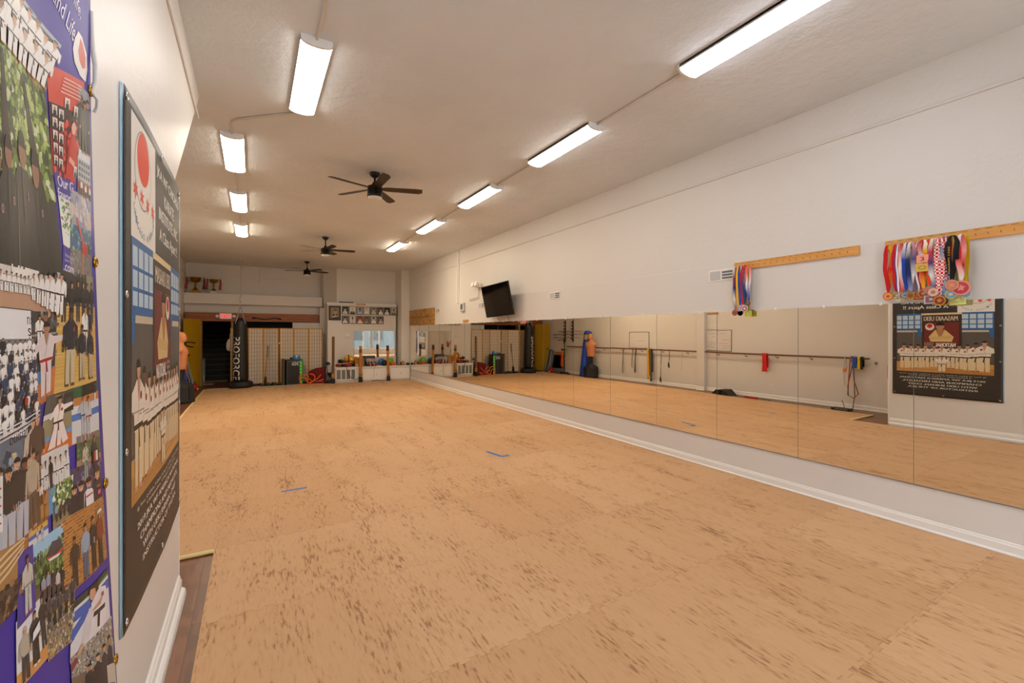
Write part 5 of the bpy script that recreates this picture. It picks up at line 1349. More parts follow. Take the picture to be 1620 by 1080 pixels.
# logo square
a = Art(.31 * 1.36 / (.235 * 1.935)); a.bands([(0, 1, '#d3cec6')])
a.poly(ellipse(.44, .62, .33, .34, 28), '#8b8680', 1).poly(ellipse(.44, .62, .315, .325, 28), '#d3cec6', 2)
a.poly(ellipse(.44, .72, .24, .225, 26), '#cf3a22', 3)
def star(cx, cy, r, asp, n=6): return [(cx + (r if k % 2 == 0 else r * .42) * math.sin(k * PI / n) / asp, cy + (r if k % 2 == 0 else r * .42) * math.cos(k * PI / n)) for k in range(2 * n)]
for k in range(4): a.poly(star(.14 + .24 * k, .40 - .015 * k, .085, a.asp), '#cf3a22', 4)
for i, ch in enumerate('CHICAGO KARATE'):
    if ch == ' ': continue
    q = math.radians(200 + 140 * i / 13); cx, cy = .5 + .43 * math.cos(q), .36 + .30 * math.sin(q)
    a.text(ch, cx - .025, cy - .03, cx + .03, cy + .03, '#5f7f98', 4)
sub(a, .065, .735, .375, .975, 'logo', t, kmap)
# titles
for s_, x0, x1, y0, y1 in (('JKA WF CHICAGO', .03, .97, .78, .93), ('KARATE', .30, .70, .55, .70), ('INSTITUTE, INC.', .10, .92, .32, .48), ('A Class Apart !!', .12, .88, .06, .24)):
    sub(Art(2).text(s_, x0, y0, x1, y1, '#d8d4cd', 1, .006), .385, .755, .955, .965, 'lettering', t, kmap)
# team photograph
a = Art(1.19 / 1.0)
a.bands([(0, .17, '#b98a4c'), (.17, .19, '#3a3c4a'), (.19, .68, '#55504b'), (.68, .84, '#b9ac92'), (.84, 1, '#cdb988')])
a.poly([(0, 0), (.5, .0), (.62, .16), (0, .10)], '#a9793c', 1).poly([(0, .03), (1, .05), (1, .055), (0, .035)], '#8a612e', 1)
for x0, x1 in ((.0, .30), (.72, 1.)):
    a.rect(x0, .74, x1, .98, '#a9bcc8', 1); a.rect(x0, .80, x1, .815, '#2f5f94', 2); a.rect(x0, .88, x1, .895, '#2f5f94', 2); a.rect(x0, .71, x1, .745, '#2f5f94', 2); a.rect(x0, .97, x1, 1, '#2f5f94', 2)
    for k in range(4): a.rect(x0 + (x1 - x0) * k / 4, .71, x0 + (x1 - x0) * k / 4 + .014, .98, '#2f5f94', 2)
    a.poly([(x0, .60), (x0 + .03, .60), (x0 + .05, .72), (x0, .72)], '#2f5f94', 2)
a.rect(.30, .42, .715, .97, '#3a2a26', 2).rect(.33, .47, .69, .84, '#6b2a22', 3)
a.text('MASAAKI UEKI', .34, .87, .69, .945, '#c2b4a2', 4, .004)
a.poly([(.40, .52), (.62, .52), (.64, .60), (.57, .72), (.47, .72), (.38, .60)], '#c9ac74', 4).poly([(.47, .72), (.57, .72), (.52, .56)], '#a0714c', 5)
a.poly([(.40, .57), (.63, .55), (.63, .60), (.40, .62)], '#bf9f66', 6)
a.poly(ellipse(.52, .775, .045, .062), '#a3785a', 5).poly([(.475 + .0 + .045 + .047 * math.cos(q), .79 + .055 * math.sin(q)) for q in [PI * j / 8 for j in range(9)]], '#1d1917', 6)
a.poly(ellipse(.63, .77, .05, .06), '#c9c0b4', 4).poly(ellipse(.63, .785, .03, .036), '#b42a22', 5)
a.text('NATIONAL', .36, .435, .57, .50, '#d8d2c8', 6, .004)
for k, s_ in enumerate(('CAMP &', 'TOURNAMENT', 'CHICAGO')): a.text(s_, .59, .485 - k * .026, .69, .503 - k * .026, '#c8b8a8', 6)
a.text('2019', .52, .395, .6, .42, '#9c3a32', 6)
rr = random.Random(2)
xs = [.085, .165, .245, .325, .41, .50, .585, .675, .755, .835, .915]
hs = [.50, .46, .42, .41, .40, .39, .39, .40, .41, .42, .44]
sk = ['#b98d6e', '#6f4a38', '#b98d6e', '#a67c5e', '#8a644c', '#a67c5e', '#b08468', '#b98d6e', '#a67c5e', '#b98d6e', '#b08468']
for k in (5, 4, 6, 3, 7, 2, 8, 1, 9, 10, 0):
    a.person(xs[k], .04 + .045 * (1 - abs(k - 5) / 5), hs[k], '#d6cdbd', '#cdb995', sk[k], '#231d1a', '#1c1b1c', 3 + (2 if k in (0, 10) else 0), 'cross' if k != 5 else 'down', None, .92, '#9c2a22')
a.person(.50, .015, .27, '#d8d0c2', '#d2c4a6', '#a67c5e', '#231d1a', '#1c1b1c', 9, 'cross', None, 1.25)
sub(a, .07, .215, .955, .735, 'team_photograph', t, kmap)
for s_, x0, x1, y0, y1, b in (('EJ Tino, O Edem, P Dalal, N Sturm, D Salas, Shawan Smith', .03, .97, .905, .965, 0), ('V Kaleyanshov, Y Wayd, S Fasley, B Fox', .17, .86, .81, .87, 0), ('2019 JKA WF AMERICA NATIONAL', .03, .97, .635, .75, .003),
                            ('CHAMPIONS AND MEDALISTS,', .07, .93, .455, .57, .003), ('WITH UEKI SHIHAN, CHIEF', .11, .86, .275, .39, .003), ('INSTRUCTOR OF THE JKA.', .11, .87, .095, .21, .003)):
    sub(Art(2).text(s_, x0, y0, x1, y1, '#d5d0c6', 1, b), .11, .055, .955, .205, 'lettering', t, kmap)
def grommets(par, mapper, spots, r, m=CHROME):
    for u, v in spots:
        p = Vector(mapper(u, v, .001)); g = MB(); 
        pts = [(p.x + .001, p.y + r * math.cos(q), p.z + r * math.sin(q)) for q in [2 * PI * k / 14 for k in range(14)]]
        g.tube(pts, r * .42, 6, closed=True); g.build('grommet', m, par)
grommets(t, kmap, [(.022, .985), (.5, .985), (.978, .985), (.02, .62), (.02, .33), (.98, .62), (.98, .33), (.022, .018), (.5, .018), (.978, .018)], .010)

# ---------------------------------------------------------------- the purple collage banner nearest the camera
CY0, CY1, CZ0, CZ1 = .12, 1.66, .33, 2.60
def csurf(y, z):
    b = .0567 * (max(0, 2.4 - z) / 1.774) ** 1.5
    return PX + .008 + b + .003 * (1 - math.cos(2 * PI * (y - 1.66) / .36))
t = thing('collage_banner', 'purple edged banner covered with martial arts photographs, nearest the camera', 'banner', (PX, CY1, CZ0))
COFF = Vector((PX, CY1, CZ0))
PURP = mat('purple banner vinyl', '#3a2c94', .5, var=.05, vscale=3, spec=.3)
MB().grid(lambda u, v: (csurf(CY0 + (CY1 - CY0) * u, CZ0 + (CZ1 - CZ0) * v) - COFF.x, CY0 + (CY1 - CY0) * u - COFF.y, (CZ1 - CZ0) * v), 60, 40).build('sheet', PURP, t, solid=.0008)
QUAD = {
'team':[(1.107,2.266),(1.411,2.292),(1.321,2.147),(1.101,2.133)],
'textA':[(1.404,2.422),(1.524,2.404),(1.483,2.349),(1.384,2.377)],
'textB':[(1.485,2.485),(1.609,2.488),(1.571,2.431),(1.468,2.441)],
'flame':[(1.436,2.355),(1.633,2.437),(1.618,2.312),(1.426,2.267)],
'poster':[(1.354,2.21),(1.585,2.289),(1.479,2.001),(1.369,1.987)],
'trees':[(1.102,2.144),(1.324,2.147),(1.388,1.758),(1.077,1.753)],
'ourg':[(1.372,1.987),(1.478,1.999),(1.46,1.936),(1.393,1.933)],
'floral':[(1.393,1.933),(1.46,1.936),(1.449,1.817),(1.414,1.821)],
'dotcom':[(1.41,1.825),(1.449,1.817),(1.449,1.771),(1.399,1.774)],
'colpeople':[(1.546,2.258),(1.634,2.281),(1.621,2.111),(1.526,2.092)],
'building':[(1.526,2.088),(1.627,2.109),(1.621,1.992),(1.51,1.98)],
'sea':[(1.463,1.966),(1.621,1.989),(1.606,1.775),(1.441,1.773)],
'lineup':[(1.077,1.751),(1.388,1.757),(1.364,1.668),(1.07,1.666)],
'darkrow':[(1.389,1.764),(1.613,1.774),(1.606,1.69),(1.372,1.685)],
'textbox':[(1.07,1.665),(1.214,1.665),(1.221,1.611),(1.066,1.612)],
'redbelt':[(1.224,1.663),(1.358,1.667),(1.307,1.499),(1.219,1.484)],
'trio':[(1.368,1.682),(1.62,1.691),(1.606,1.493),(1.327,1.496)],
'stands':[(1.065,1.61),(1.225,1.609),(1.219,1.464),(1.052,1.448)],
'caption':[(1.051,1.446),(1.219,1.462),(1.202,1.438),(1.05,1.427)],
'punch':[(1.289,1.488),(1.419,1.491),(1.402,1.373),(1.221,1.377)],
'spar':[(1.419,1.491),(1.62,1.491),(1.608,1.358),(1.409,1.375)],
'award':[(1.434,1.374),(1.614,1.355),(1.613,1.28),(1.426,1.307)],
'girow':[(1.217,1.376),(1.368,1.369),(1.369,1.298),(1.211,1.31)],
'faces':[(1.391,1.308),(1.606,1.28),(1.608,1.186),(1.38,1.222)],
'brown':[(1.211,1.31),(1.289,1.301),(1.286,1.257),(1.204,1.265)],
'park':[(1.292,1.3),(1.385,1.293),(1.369,1.219),(1.285,1.222)],
'brick':[(1.328,1.211),(1.613,1.181),(1.618,1.011),(1.314,1.059)],
'tallfour':[(1.051,1.446),(1.162,1.43),(1.127,1.24),(1.033,1.243)],
'smallmat':[(1.158,1.262),(1.238,1.252),(1.24,1.216),(1.153,1.229)],
'tent':[(1.158,1.224),(1.327,1.202),(1.314,1.083),(1.157,1.128)],
'formal':[(1.092,1.124),(1.201,1.112),(1.21,0.995),(1.082,1.025)],
'judo':[(1.36,1.016),(1.615,0.968),(1.614,0.845),(1.334,0.91)],
'crowdA':[(1.219,1.089),(1.366,1.061),(1.342,0.945),(1.216,0.989)],
'crowdB':[(1.337,0.906),(1.632,0.826),(1.637,0.646),(1.336,0.831)],
'arcs':[(1.035,1.267),(1.116,1.251),(1.103,1.161),(1.024,1.16)],
'girl':[(1.111,1.233),(1.153,1.227),(1.15,1.122),(1.094,1.124)],
'shade':[(1.192,1.49),(1.236,1.484),(1.205,1.316),(1.147,1.311)],
'standup':[(1.161,1.424),(1.221,1.424),(1.194,1.246),(1.127,1.243)]}
EX = .010   # photographs butt against each other on the sheet
_lay = [0]
def place(key, art, nm='photo_print', ex=EX):
    tl, tr, br, bl = QUAD[key]; _lay[0] += 1; up = .00004 * _lay[0]
    cx = sum(p[0] for p in (tl, tr, br, bl)) / 4; cy = sum(p[1] for p in (tl, tr, br, bl)) / 4
    def gro(p):
        return (p[0] + (ex if p[0] > cx else -ex) * 1.0, p[1] + (ex if p[1] > cy else -ex) * .7)
    tl, tr, br, bl = map(gro, (tl, tr, br, bl))
    def f(u, v, l):
        y = (bl[0] * (1 - u) + br[0] * u) * (1 - v) + (tl[0] * (1 - u) + tr[0] * u) * v
        z = (bl[1] * (1 - u) + br[1] * u) * (1 - v) + (tl[1] * (1 - u) + tr[1] * u) * v
        y = min(y, CY1 - .022)
        return (csurf(y, z) + l + up - COFF.x, y - COFF.y, z - COFF.z)
    return art.mesh(f, 8, 8).build(nm, PRINT, t)
def asp(key):
    tl, tr, br, bl = QUAD[key]; return max(.2, ((tr[0] - tl[0]) + (br[0] - bl[0])) / ((tl[1] - bl[1]) + (tr[1] - br[1])))
R_ = random.Random(11)
def A(key): return Art(asp(key))
GI = '#dedcda'; NAVY = '#23262f'; DK = '#262422'
SK = ['#b98d6e', '#a67c5e', '#8a644c', '#c79c80', '#6f4a38']
HR = ['#231d1a', '#2c2420', '#191716']
def row(a, n, x0, x1, y, h, top, legs=None, belt='#1f1f20', jit=.03, arms='down', lay=2, wide=1.):
    for k in range(n):
        x = x0 + (x1 - x0) * k / max(1, n - 1)
        a.person(x, y + R_.uniform(-jit, jit), h * R_.uniform(.94, 1.05), R_.choice(top) if isinstance(top, list) else top, R_.choice(legs) if isinstance(legs, list) else legs, R_.choice(SK), R_.choice(HR), belt, lay + (k % 2), arms, None, wide)
    return a
# large tree photograph with dark dressed people
a = A('trees'); a.bands([(0, .42, '#2c2925'), (.42, 1, '#5b6a38')])
a.spots(420, 0, .42, 1, 1, ['#7f9c44', '#5f7a32', '#a9ba6c', '#37481f', '#8aa050', '#c6ccab', '#43522e', '#2f3d1c'], .030, R_)
a.poly([(.12, .2), (.26, .2), (.20, .75), (.16, .95), (.12, .95)], '#3a2f28', 2).poly([(.62, .3), (.90, .3), (.72, .62), (.55, .92), (.50, .90), (.60, .62)], '#33291f', 2)
for x, y, s_ in ((.20, .50, .9), (.42, .56, 1.1), (.66, .52, 1.2), (.05, .44, .9)):
    a.poly([(x - .17 * s_, 0), (x + .2 * s_, 0), (x + .19 * s_, .32), (x + .08 * s_, y - .08), (x - .08 * s_, y - .08), (x - .17 * s_, .30)], R_.choice(['#242220', '#2d2a28', '#1f1e1d']), 3)
    a.poly(ellipse(x, y, .055 * s_, .075 * s_), '#8a6248', 4).poly([(x + .058 * s_ * math.cos(q), y + .02 + .07 * s_ * math.sin(q)) for q in [PI * j / 8 for j in range(9)]], '#1f1a17', 5)
    a.poly(ellipse(x + .07 * s_, y - .20, .016, .022, 9), '#8f8b86', 4).poly(ellipse(x + .07 * s_, y - .20, .009, .013, 8), '#8c2a24', 5); a.poly([(x - .02 * s_, y - .10), (x + .02 * s_, y - .10), (x + .01 * s_, y - .34), (x - .0, y - .34)], '#3b3936', 4)
a.poly([(.30, 0), (.315, 0), (.33, .4), (.32, .4)], '#6a655e', 4)
place('trees', a)
a = A('team'); a.bands([(0, .14, '#a8733c'), (.14, 1, '#2a2c34')]); a.rect(0, .93, 1, 1, '#9aa2ae', 1)
row(a, 7, .12, .92, .40, .55, GI, wide=2.0); row(a, 5, .10, .86, .10, .56, GI, lay=6, wide=2.2)
place('team', a)
a = A('textA'); a.text('and Life', .02, .1, .98, .9, '#cfc9dc', 1, .004); place('textA', a, 'lettering')
a = A('textB'); a.text(', life,', .1, .15, .75, .85, '#cfc9dc', 1, .004); place('textB', a, 'lettering')
a = A('flame'); a.poly([(.52, .98), (.70, .90), (.92, .62), (.97, .30), (.90, .02), (.62, .04), (.40, .22), (.33, .50), (.40, .78)], '#d9d4d2', 1)
a.poly([(.62, .86), (.74, .76), (.88, .52), (.86, .30), (.74, .24), (.60, .34), (.54, .55)], '#c0503c', 2); place('flame', a)
a = A('poster'); a.bands([(0, .66, '#8e1f1a'), (.66, 1, '#c8402c')]); a.rect(0, .42, 1, .66, '#3a1d1a', 1)
a.spots(120, .1, .02, 1, .56, ['#c8302a', '#6a1614', '#2c1412', '#d84a3c'], .03, R_, 2)
a.poly([(.48, .02), (.95, .02), (.92, .34), (.72, .46), (.58, .38)], '#b8241e', 3).poly(ellipse(.70, .50, .085, .06), '#d6a08e', 4).poly([(.58, .18), (.82, .14), (.84, .19), (.6, .23)], '#d6a08e', 5)
for r in range(5):
    for c_ in range(2):
        x, y = .06 + c_ * .17, .56 - r * .115 - c_ * .015
        a.rect(x, y, x + .13, y + .085, '#d4d2ce', 5).poly([(x + .02, y), (x + .11, y), (x + .10, y + .04), (x + .03, y + .04)], '#23242a', 6).poly(ellipse(x + .065, y + .055, .022, .018, 9), '#a87c60', 7)
for x, y in ((.38, .66), (.66, .62), (.82, .06)):
    a.rect(x, y, x + .14, y + .10, '#d4d2ce', 5).poly([(x + .02, y), (x + .12, y), (x + .11, y + .045), (x + .03, y + .045)], '#23242a', 6).poly(ellipse(x + .07, y + .063, .024, .02, 9), '#a87c60', 7)
for k in range(5): a.rect(.35 - .02 * k, .93 - .035 * k, .9 - .03 * (k % 3), .945 - .035 * k, '#e2a99c', 5)
place('poster', a)
a = A('ourg'); a.bands([(0, 1, '#3b3290')]); a.text('Our G', .12, .52, .88, .86, '#d9d6e2', 1, .01); a.text('favor', .05, .12, .76, .46, '#d9d6e2', 1, .01); place('ourg', a)
a = A('floral'); a.bands([(0, 1, '#d9d8d2')]); a.spots(60, .1, .35, .95, .95, ['#4f9a4a', '#7cb46a', '#7a4a78', '#3f7a3c'], .03, R_, 1); a.text('s', .5, .05, .75, .15, '#4a4a4a', 2); place('floral', a)
a = A('dotcom'); a.bands([(0, 1, '#3b3290')]); a.text('.com', .1, .08, .95, .32, '#e0dde8', 1, .01); a.text('based', .2, .62, .9, .76, '#bdb8d2', 1); a.text('parts', .2, .42, .8, .54, '#bdb8d2', 1); place('dotcom', a)
a = A('colpeople'); a.bands([(0, .7, '#4a3c2c'), (.7, 1, '#8a8c92')]); row(a, 3, .25, .8, .05, .82, DK, DK, None, wide=1.3); place('colpeople', a)
a = A('building'); a.bands([(0, .35, '#8a7a70'), (.35, .8, '#a8adb2'), (.8, 1, '#c5ccd4')])
for i in range(5):
    for j in range(3): a.rect(.08 + .18 * i, .42 + .13 * j, .2 + .18 * i, .50 + .13 * j, '#5c626a', 1)
row(a, 6, .1, .9, .02, .34, ['#8a2420', '#d8d4d0', '#2c2c30'], '#333338', None); place('building', a)
a = A('sea'); a.bands([(0, .32, '#76706e'), (.32, .60, '#35607e'), (.60, 1, '#9c9aa8')])
a.spots(60, 0, .62, 1, .98, ['#b9a9a4', '#8a90a6', '#c4bcb8', '#777f9a'], .06, R_, 1).spots(50, 0, .32, 1, .58, ['#4a7a98', '#2c4f6a', '#7ea2b6'], .03, R_, 1).spots(70, 0, 0, 1, .3, ['#8a8480', '#5e5a5a', '#9a948f'], .02, R_, 1)
a.poly([(.45, .04), (.52, .04), (.56, .32), (.48, .34)], '#b07a5a', 2).poly([(.44, .30), (.68, .26), (.74, .40), (.50, .46)], '#b42a2a', 3).poly([(.50, .36), (.56, .42), (.26, .70), (.20, .69)], '#b8503f', 3).poly(ellipse(.76, .36, .05, .05), '#8a5c44', 4).poly(ellipse(.80, .36, .04, .06), '#201a18', 4)
place('sea', a)
a = A('lineup'); a.bands([(0, .42, '#b08c72'), (.42, .72, '#9a948e'), (.72, 1, '#c9c5be')]); a.rect(.2, .74, .62, .92, '#dcdad6', 1)
row(a, 8, .08, .50, .40, .38, GI, jit=.0, wide=1.6); 
for k in range(6): a.person(.52 + .085 * k, .30 - .05 * k, .55 + .08 * k, GI, None, SK[k % 5], HR[0], '#1f1f20', 5 + k, 'down', None, 1.5)
a.spots(12, .4, .04, .95, .3, ['#2c56a8'], .02, R_, 12); place('lineup', a)
a = A('darkrow'); a.bands([(0, 1, '#33322f')]); a.rect(.72, 0, 1, 1, '#8a8468', 1); row(a, 6, .10, .92, -.32, 1.12, ['#1e1f22', '#26272a'], ['#3a3a3c'], None); place('darkrow', a)
a = A('textbox'); a.bands([(0, 1, '#d7d9dd')]); a.text('ns', .80, .58, .98, .80, '#2c2c30', 1); a.text('s', .80, .25, .90, .48, '#2c2c30', 1)
for q in ((0, 0, 1, .025), (0, .975, 1, 1), (.985, 0, 1, 1)): a.rect(*q, '#3c3c42', 2)
place('textbox', a)
a = A('redbelt'); a.bands([(0, .22, '#b06438'), (.22, .36, '#4f78a8'), (.36, 1, '#3a3a3a')]); a.poly([(0, 0), (1, .1), (1, .36), (0, .18)], '#c0703c', 1)
a.spots(40, 0, .45, 1, 1, ['#55534f', '#2a2928', '#77736c', '#8a5a48'], .05, R_, 1); a.rect(0, .74, .9, .76, '#8c9094', 2); a.rect(0, .62, .9, .635, '#8c9094', 2)
a.person(.55, .06, .82, '#cfc3c4', None, '#a67c5e', '#191716', '#a8201c', 4, 'punch', None, 1.5); a.person(.30, .62, .34, GI, None, '#a67c5e', '#191716', '#444', 3, 'down', None, 1.4); place('redbelt', a)
a = A('trio'); a.bands([(0, 1, '#c9a458')])
for k in range(26): y = k / 26; a.rect(0, y, 1, y + .008, R_.choice(['#b48c40', '#d8b86e', '#bd9a4e']), 1)
a.rect(0, .62, .5, .635, '#d8d8d8', 2)
a.person(.62, .40, .62, GI, None, '#a67c5e', HR[0], '#222', 3, 'down', None, 1.1); a.person(.78, .42, .58, '#23262f', '#2c2c30', '#8a644c', HR[0], None, 3)
a.person(.26, .08, .90, NAVY, '#b9aa8c', '#5c4234', '#1c1a1c', None, 6, 'down', '#5a3a2c', 1.05, '#8c2a24'); a.person(.52, .12, .66, NAVY, '#b3a486', '#8a5c44', '#2a1c16', None, 6, 'down', '#5a3a2c', 1.1, '#8c2a24'); a.person(.78, .10, .66, NAVY, '#b3a486', '#8a5c44', '#2a1c16', None, 7, 'down', '#5a3a2c', 1.15, '#8c2a24')
place('trio', a)
a = A('stands'); a.bands([(0, 1, '#77777c')])
for k in range(8): a.rect(0, k / 8, 1, k / 8 + .02, '#b9bcc4', 1); a.rect(0, k / 8 + .02, 1, k / 8 + .045, '#4c4c52', 1)
for k in range(7): row(a, 8, .06 + .03 * (k % 2), .92, .80 - k * .125, .20, [GI, GI, '#2a2c34', '#31415f'], None, None, .02, lay=2 + k, wide=1.5)
a.rect(0, .10, 1, .115, '#d0d2d6', 12); a.rect(0, .05, 1, .062, '#d0d2d6', 12); a.person(.62, .16, .22, '#a82420', '#333', '#8a644c', HR[0], None, 13); place('stands', a)
a = A('caption'); a.bands([(0, 1, '#d9dadc')]); a.text('ouisiana', .30, .25, .80, .78, '#2c2c30', 1, .004); place('caption', a)
a = A('tallfour'); a.bands([(0, .25, '#a88458'), (.25, .6, '#7a6a54'), (.6, 1, '#5f6a78')]); a.spots(26, 0, .6, .8, .85, ['#8c98a8', '#b9a884', '#3c4654'], .05, R_, 1)
row(a, 4, .15, .85, .10, .72, ['#35302e', '#2c2a2c'], ['#a9acb8'], None, .03, wide=1.15); a.rect(0, .30, .22, .72, '#cfd0d0', 9)
for k in range(5): a.rect(.03, .36 + k * .065, .18, .375 + k * .065, ['#a83a34', '#77777c'][k % 2], 10)
place('tallfour', a)
a = A('shade'); a.bands([(0, .3, '#9a6236'), (.3, 1, '#54463a')]); row(a, 2, .35, .7, .05, .8, ['#b8aa9c', '#4a3c34'], None, None, wide=1.); place('shade', a)
a = A('standup'); a.bands([(0, .4, '#a06a34'), (.4, 1, '#7a5c3c')]); row(a, 3, .25, .8, .1, .75, ['#8a7a66', '#3a2f28', '#a89a88'], ['#5a4a3c'], None, wide=.9); place('standup', a)
a = A('punch'); a.bands([(0, .26, '#c0662e'), (.26, .34, '#5f8ab8'), (.34, .62, '#8a8064'), (.62, .70, '#c9c9c4'), (.70, 1, '#55524c')]); a.rect(.62, .62, .95, .95, '#35332f', 1); a.rect(.68, .70, .88, .86, '#4d4a45', 2)
a.person(.48, .10, .84, '#e0d2cc', '#dccbc4', '#b58a6c', '#3a2a20', '#1c1b1c', 4, 'punch', None, 1.6, '#8c2a24'); a.poly([(.36, .12), (.24, .12), (.40, .52), (.50, .46)], '#dccbc4', 4).poly([(.66, .12), (.80, .16), (.62, .52), (.50, .48)], '#dccbc4', 4); place('punch', a)
a = A('spar'); a.bands([(0, .40, '#c4c6c8'), (.40, .52, '#3f6fb4'), (.52, .66, '#c4c6c8'), (.66, .80, '#b9743a'), (.80, 1, '#2c5a3a')]); a.rect(.3, .8, .9, 1, '#1f2422', 1)
a.person(.32, .10, .74, '#aeb0b6', None, '#a67c5e', HR[0], '#333', 3, 'punch', None, 1.2); a.person(.50, .06, .72, '#b8bac0', None, '#a67c5e', HR[0], '#a82420', 4, 'down', None, 1.3); a.person(.82, .62, .36, '#24262c', GI, '#b58a6c', HR[0], None, 3, 'down', None, 1.3); place('spar', a)
a = A('award'); a.bands([(0, .3, '#9c7a68'), (.3, .8, '#4d5a3c'), (.8, 1, '#7a6a62')]); a.spots(40, 0, .3, 1, .85, ['#5c6e44', '#38452c', '#75855a'], .06, R_, 1)
a.person(.28, -.35, 1.18, '#b9b4a2', '#8f9a86', '#a67c5e', '#2c1f18', None, 3, 'down', None, 1.1); a.spots(20, .16, .1, .42, .6, ['#5a7a5c', '#8c5a5a', '#e0ddd0'], .04, R_, 6); a.person(.66, -.40, 1.30, '#262a3a', '#2c2c34', '#a67c5e', HR[0], None, 4, 'down', None, 1.1); a.rect(.52, .06, .84, .46, '#1f1f22', 9).rect(.60, .12, .78, .42, '#d4cfc8', 10).rect(.60, .12, .68, .42, '#c23a28', 11); place('award', a)
a = A('girow'); a.bands([(0, .12, '#8a6a48'), (.12, 1, '#c6c5c4')]); row(a, 6, .10, .90, .08, .78, '#cfcfd0', None, '#1f1f20', .02, wide=1.3); a.person(.42, .06, .80, '#1f1f22', '#1f1f22', '#b58a6c', '#2a1c16', None, 6, 'down', None, .9); place('girow', a)
a = A('faces'); a.bands([(0, 1, '#4a3f5c')]); a.spots(30, 0, .5, 1, 1, ['#6a5c7c', '#352c48', '#8a7a9a'], .08, R_, 1)
for x, y, c_, r_ in ((.08, .50, '#2c2a34', .8), (.24, .52, '#26242c', .9), (.46, .52, '#d8d6da', 1.1), (.80, .66, '#2a2830', 1.35)):
    a.poly([(x - .14 * r_, 0), (x + .14 * r_, 0), (x + .13 * r_, y - .2), (x, y - .08), (x - .13 * r_, y - .2)], c_, 3).poly(ellipse(x, y, .075 * r_, .13 * r_), '#b58a6c', 4).poly([(x + .08 * r_ * math.cos(q), y + .03 + .12 * r_ * math.sin(q)) for q in [PI * j / 8 for j in range(9)]], '#231a18', 5)
    for q in (-.03, .03): a.rect(x + (q - .012) * r_, y + .0, x + (q + .012) * r_, y + .022, '#231a18', 6)
    a.rect(x - .025 * r_, y - .075 * r_, x + .025 * r_, y - .055 * r_, '#d8c4bc', 6)
a.poly([(.36, .20), (.58, .24), (.58, .27), (.36, .24)], '#a82a2a', 6).rect(.44, .38, .50, .46, '#3a6ab0', 6).rect(.74, .30, .9, .36, '#7a6a3a', 6).rect(.78, .12, .90, .22, '#d84a98', 6); place('faces', a)
a = A('brown'); a.bands([(0, 1, '#a8743c')]); a.rect(.62, 0, 1, 1, '#4a8ab8', 1); a.rect(0, .55, .3, 1, '#5a3a24', 1); a.person(.42, .02, .92, '#a8783c', None, '#8a5c44', HR[0], '#33261c', 3, 'punch', None, 1.); place('brown', a)
a = A('park'); a.bands([(0, .2, '#8a7c62'), (.2, .5, '#5c5a48'), (.5, 1, '#5f7a3e')]); a.spots(90, 0, .4, 1, 1, ['#7c9a50', '#3f5a2c', '#a9bf7c', '#2f4424', '#cfd8c8'], .06, R_, 1); row(a, 4, .2, .8, .1, .42, ['#35353c', '#8a96a8', '#54402f'], '#2c2c30', None); place('park', a)
a = A('brick'); a.bands([(0, 1, '#b08a52')])
for j in range(22):
    for i in range(15): a.rect(i / 15 + (.033 if j % 2 else 0), j / 22 + .006, min(1, i / 15 + .058 + (.033 if j % 2 else 0)), j / 22 + .036, R_.choice(['#a4642c', '#8f5524', '#b27436', '#9c5e2a']), 1)
a.person(.22, .02, .68, '#3c2f26', '#33302c', '#8a644c', HR[0], None, 3, 'down', '#222'); a.person(.42, .02, .76, '#8c9cb0', '#50627c', '#b58a6c', '#2a2622', None, 4, 'down', '#222'); a.person(.60, .04, .76, '#1f1f22', '#2a2a2c', '#b58a6c', '#1c1c1e', None, 5, 'down', '#222'); a.person(.80, .0, .82, '#7c3a24', '#3a3028', '#b58a6c', '#c2302a', None, 6, 'down', '#222', 1.15)
a.poly([(.78 - .07, .77), (.78 + .1, .77), (.78 + .08, .815), (.78 - .05, .815)], '#d8d4d0', 10)
for k in range(3): a.rect(.58, .42 + k * .03, .62, .435 + k * .03, '#cfc8b8', 10)
place('brick', a)
a = A('smallmat'); a.bands([(0, .45, '#c4c6cc'), (.45, .6, '#3f62b0'), (.6, .8, '#c9a048'), (.8, 1, '#7a5a34')]); row(a, 2, .4, .65, .15, .62, '#b4b6be', None, '#222', wide=1.2); place('smallmat', a)
a = A('tent'); a.bands([(0, .3, '#5a4a40'), (.3, .7, '#4a6236'), (.7, 1, '#8fbad6')]); a.spots(110, 0, .3, .95, .82, ['#5f7c40', '#36492a', '#7f9a58', '#2c3a24'], .06, R_, 1)
a.poly([(.42, .66), (.62, .84), (.88, .80), (.92, .66), (.70, .60)], '#3a3c46', 3).poly([(.42, .64), (.70, .58), (.92, .64), (.88, .56), (.5, .56)], '#b8323c', 4).poly([(.46, .60), (.86, .58), (.8, .54), (.54, .55)], '#d8d4d4', 5)
row(a, 5, .3, .9, -.05, .5, ['#8a90a8', '#2c2a30', '#b8b4b8'], '#33333a', None, .08, lay=6); place('tent', a)
a = A('formal'); a.bands([(0, .22, '#c08a4e'), (.22, 1, '#cdced2')]); a.person(.22, .03, .80, '#a8a092', '#3a3a3c', '#b58a6c', '#b8b4ae', None, 3, 'down', '#222', 1.1); a.person(.52, .10, .82, '#26262c', '#222226', '#a67c5e', HR[0], None, 4, 'down', '#ddd', 1.1); a.person(.82, .22, .80, '#242428', '#242428', '#b58a6c', '#241a16', None, 3, 'down', '#222', .95); a.poly([(.40, .50), (.66, .56), (.66, .70), (.42, .62)], '#d6dae0', 9); place('formal', a)
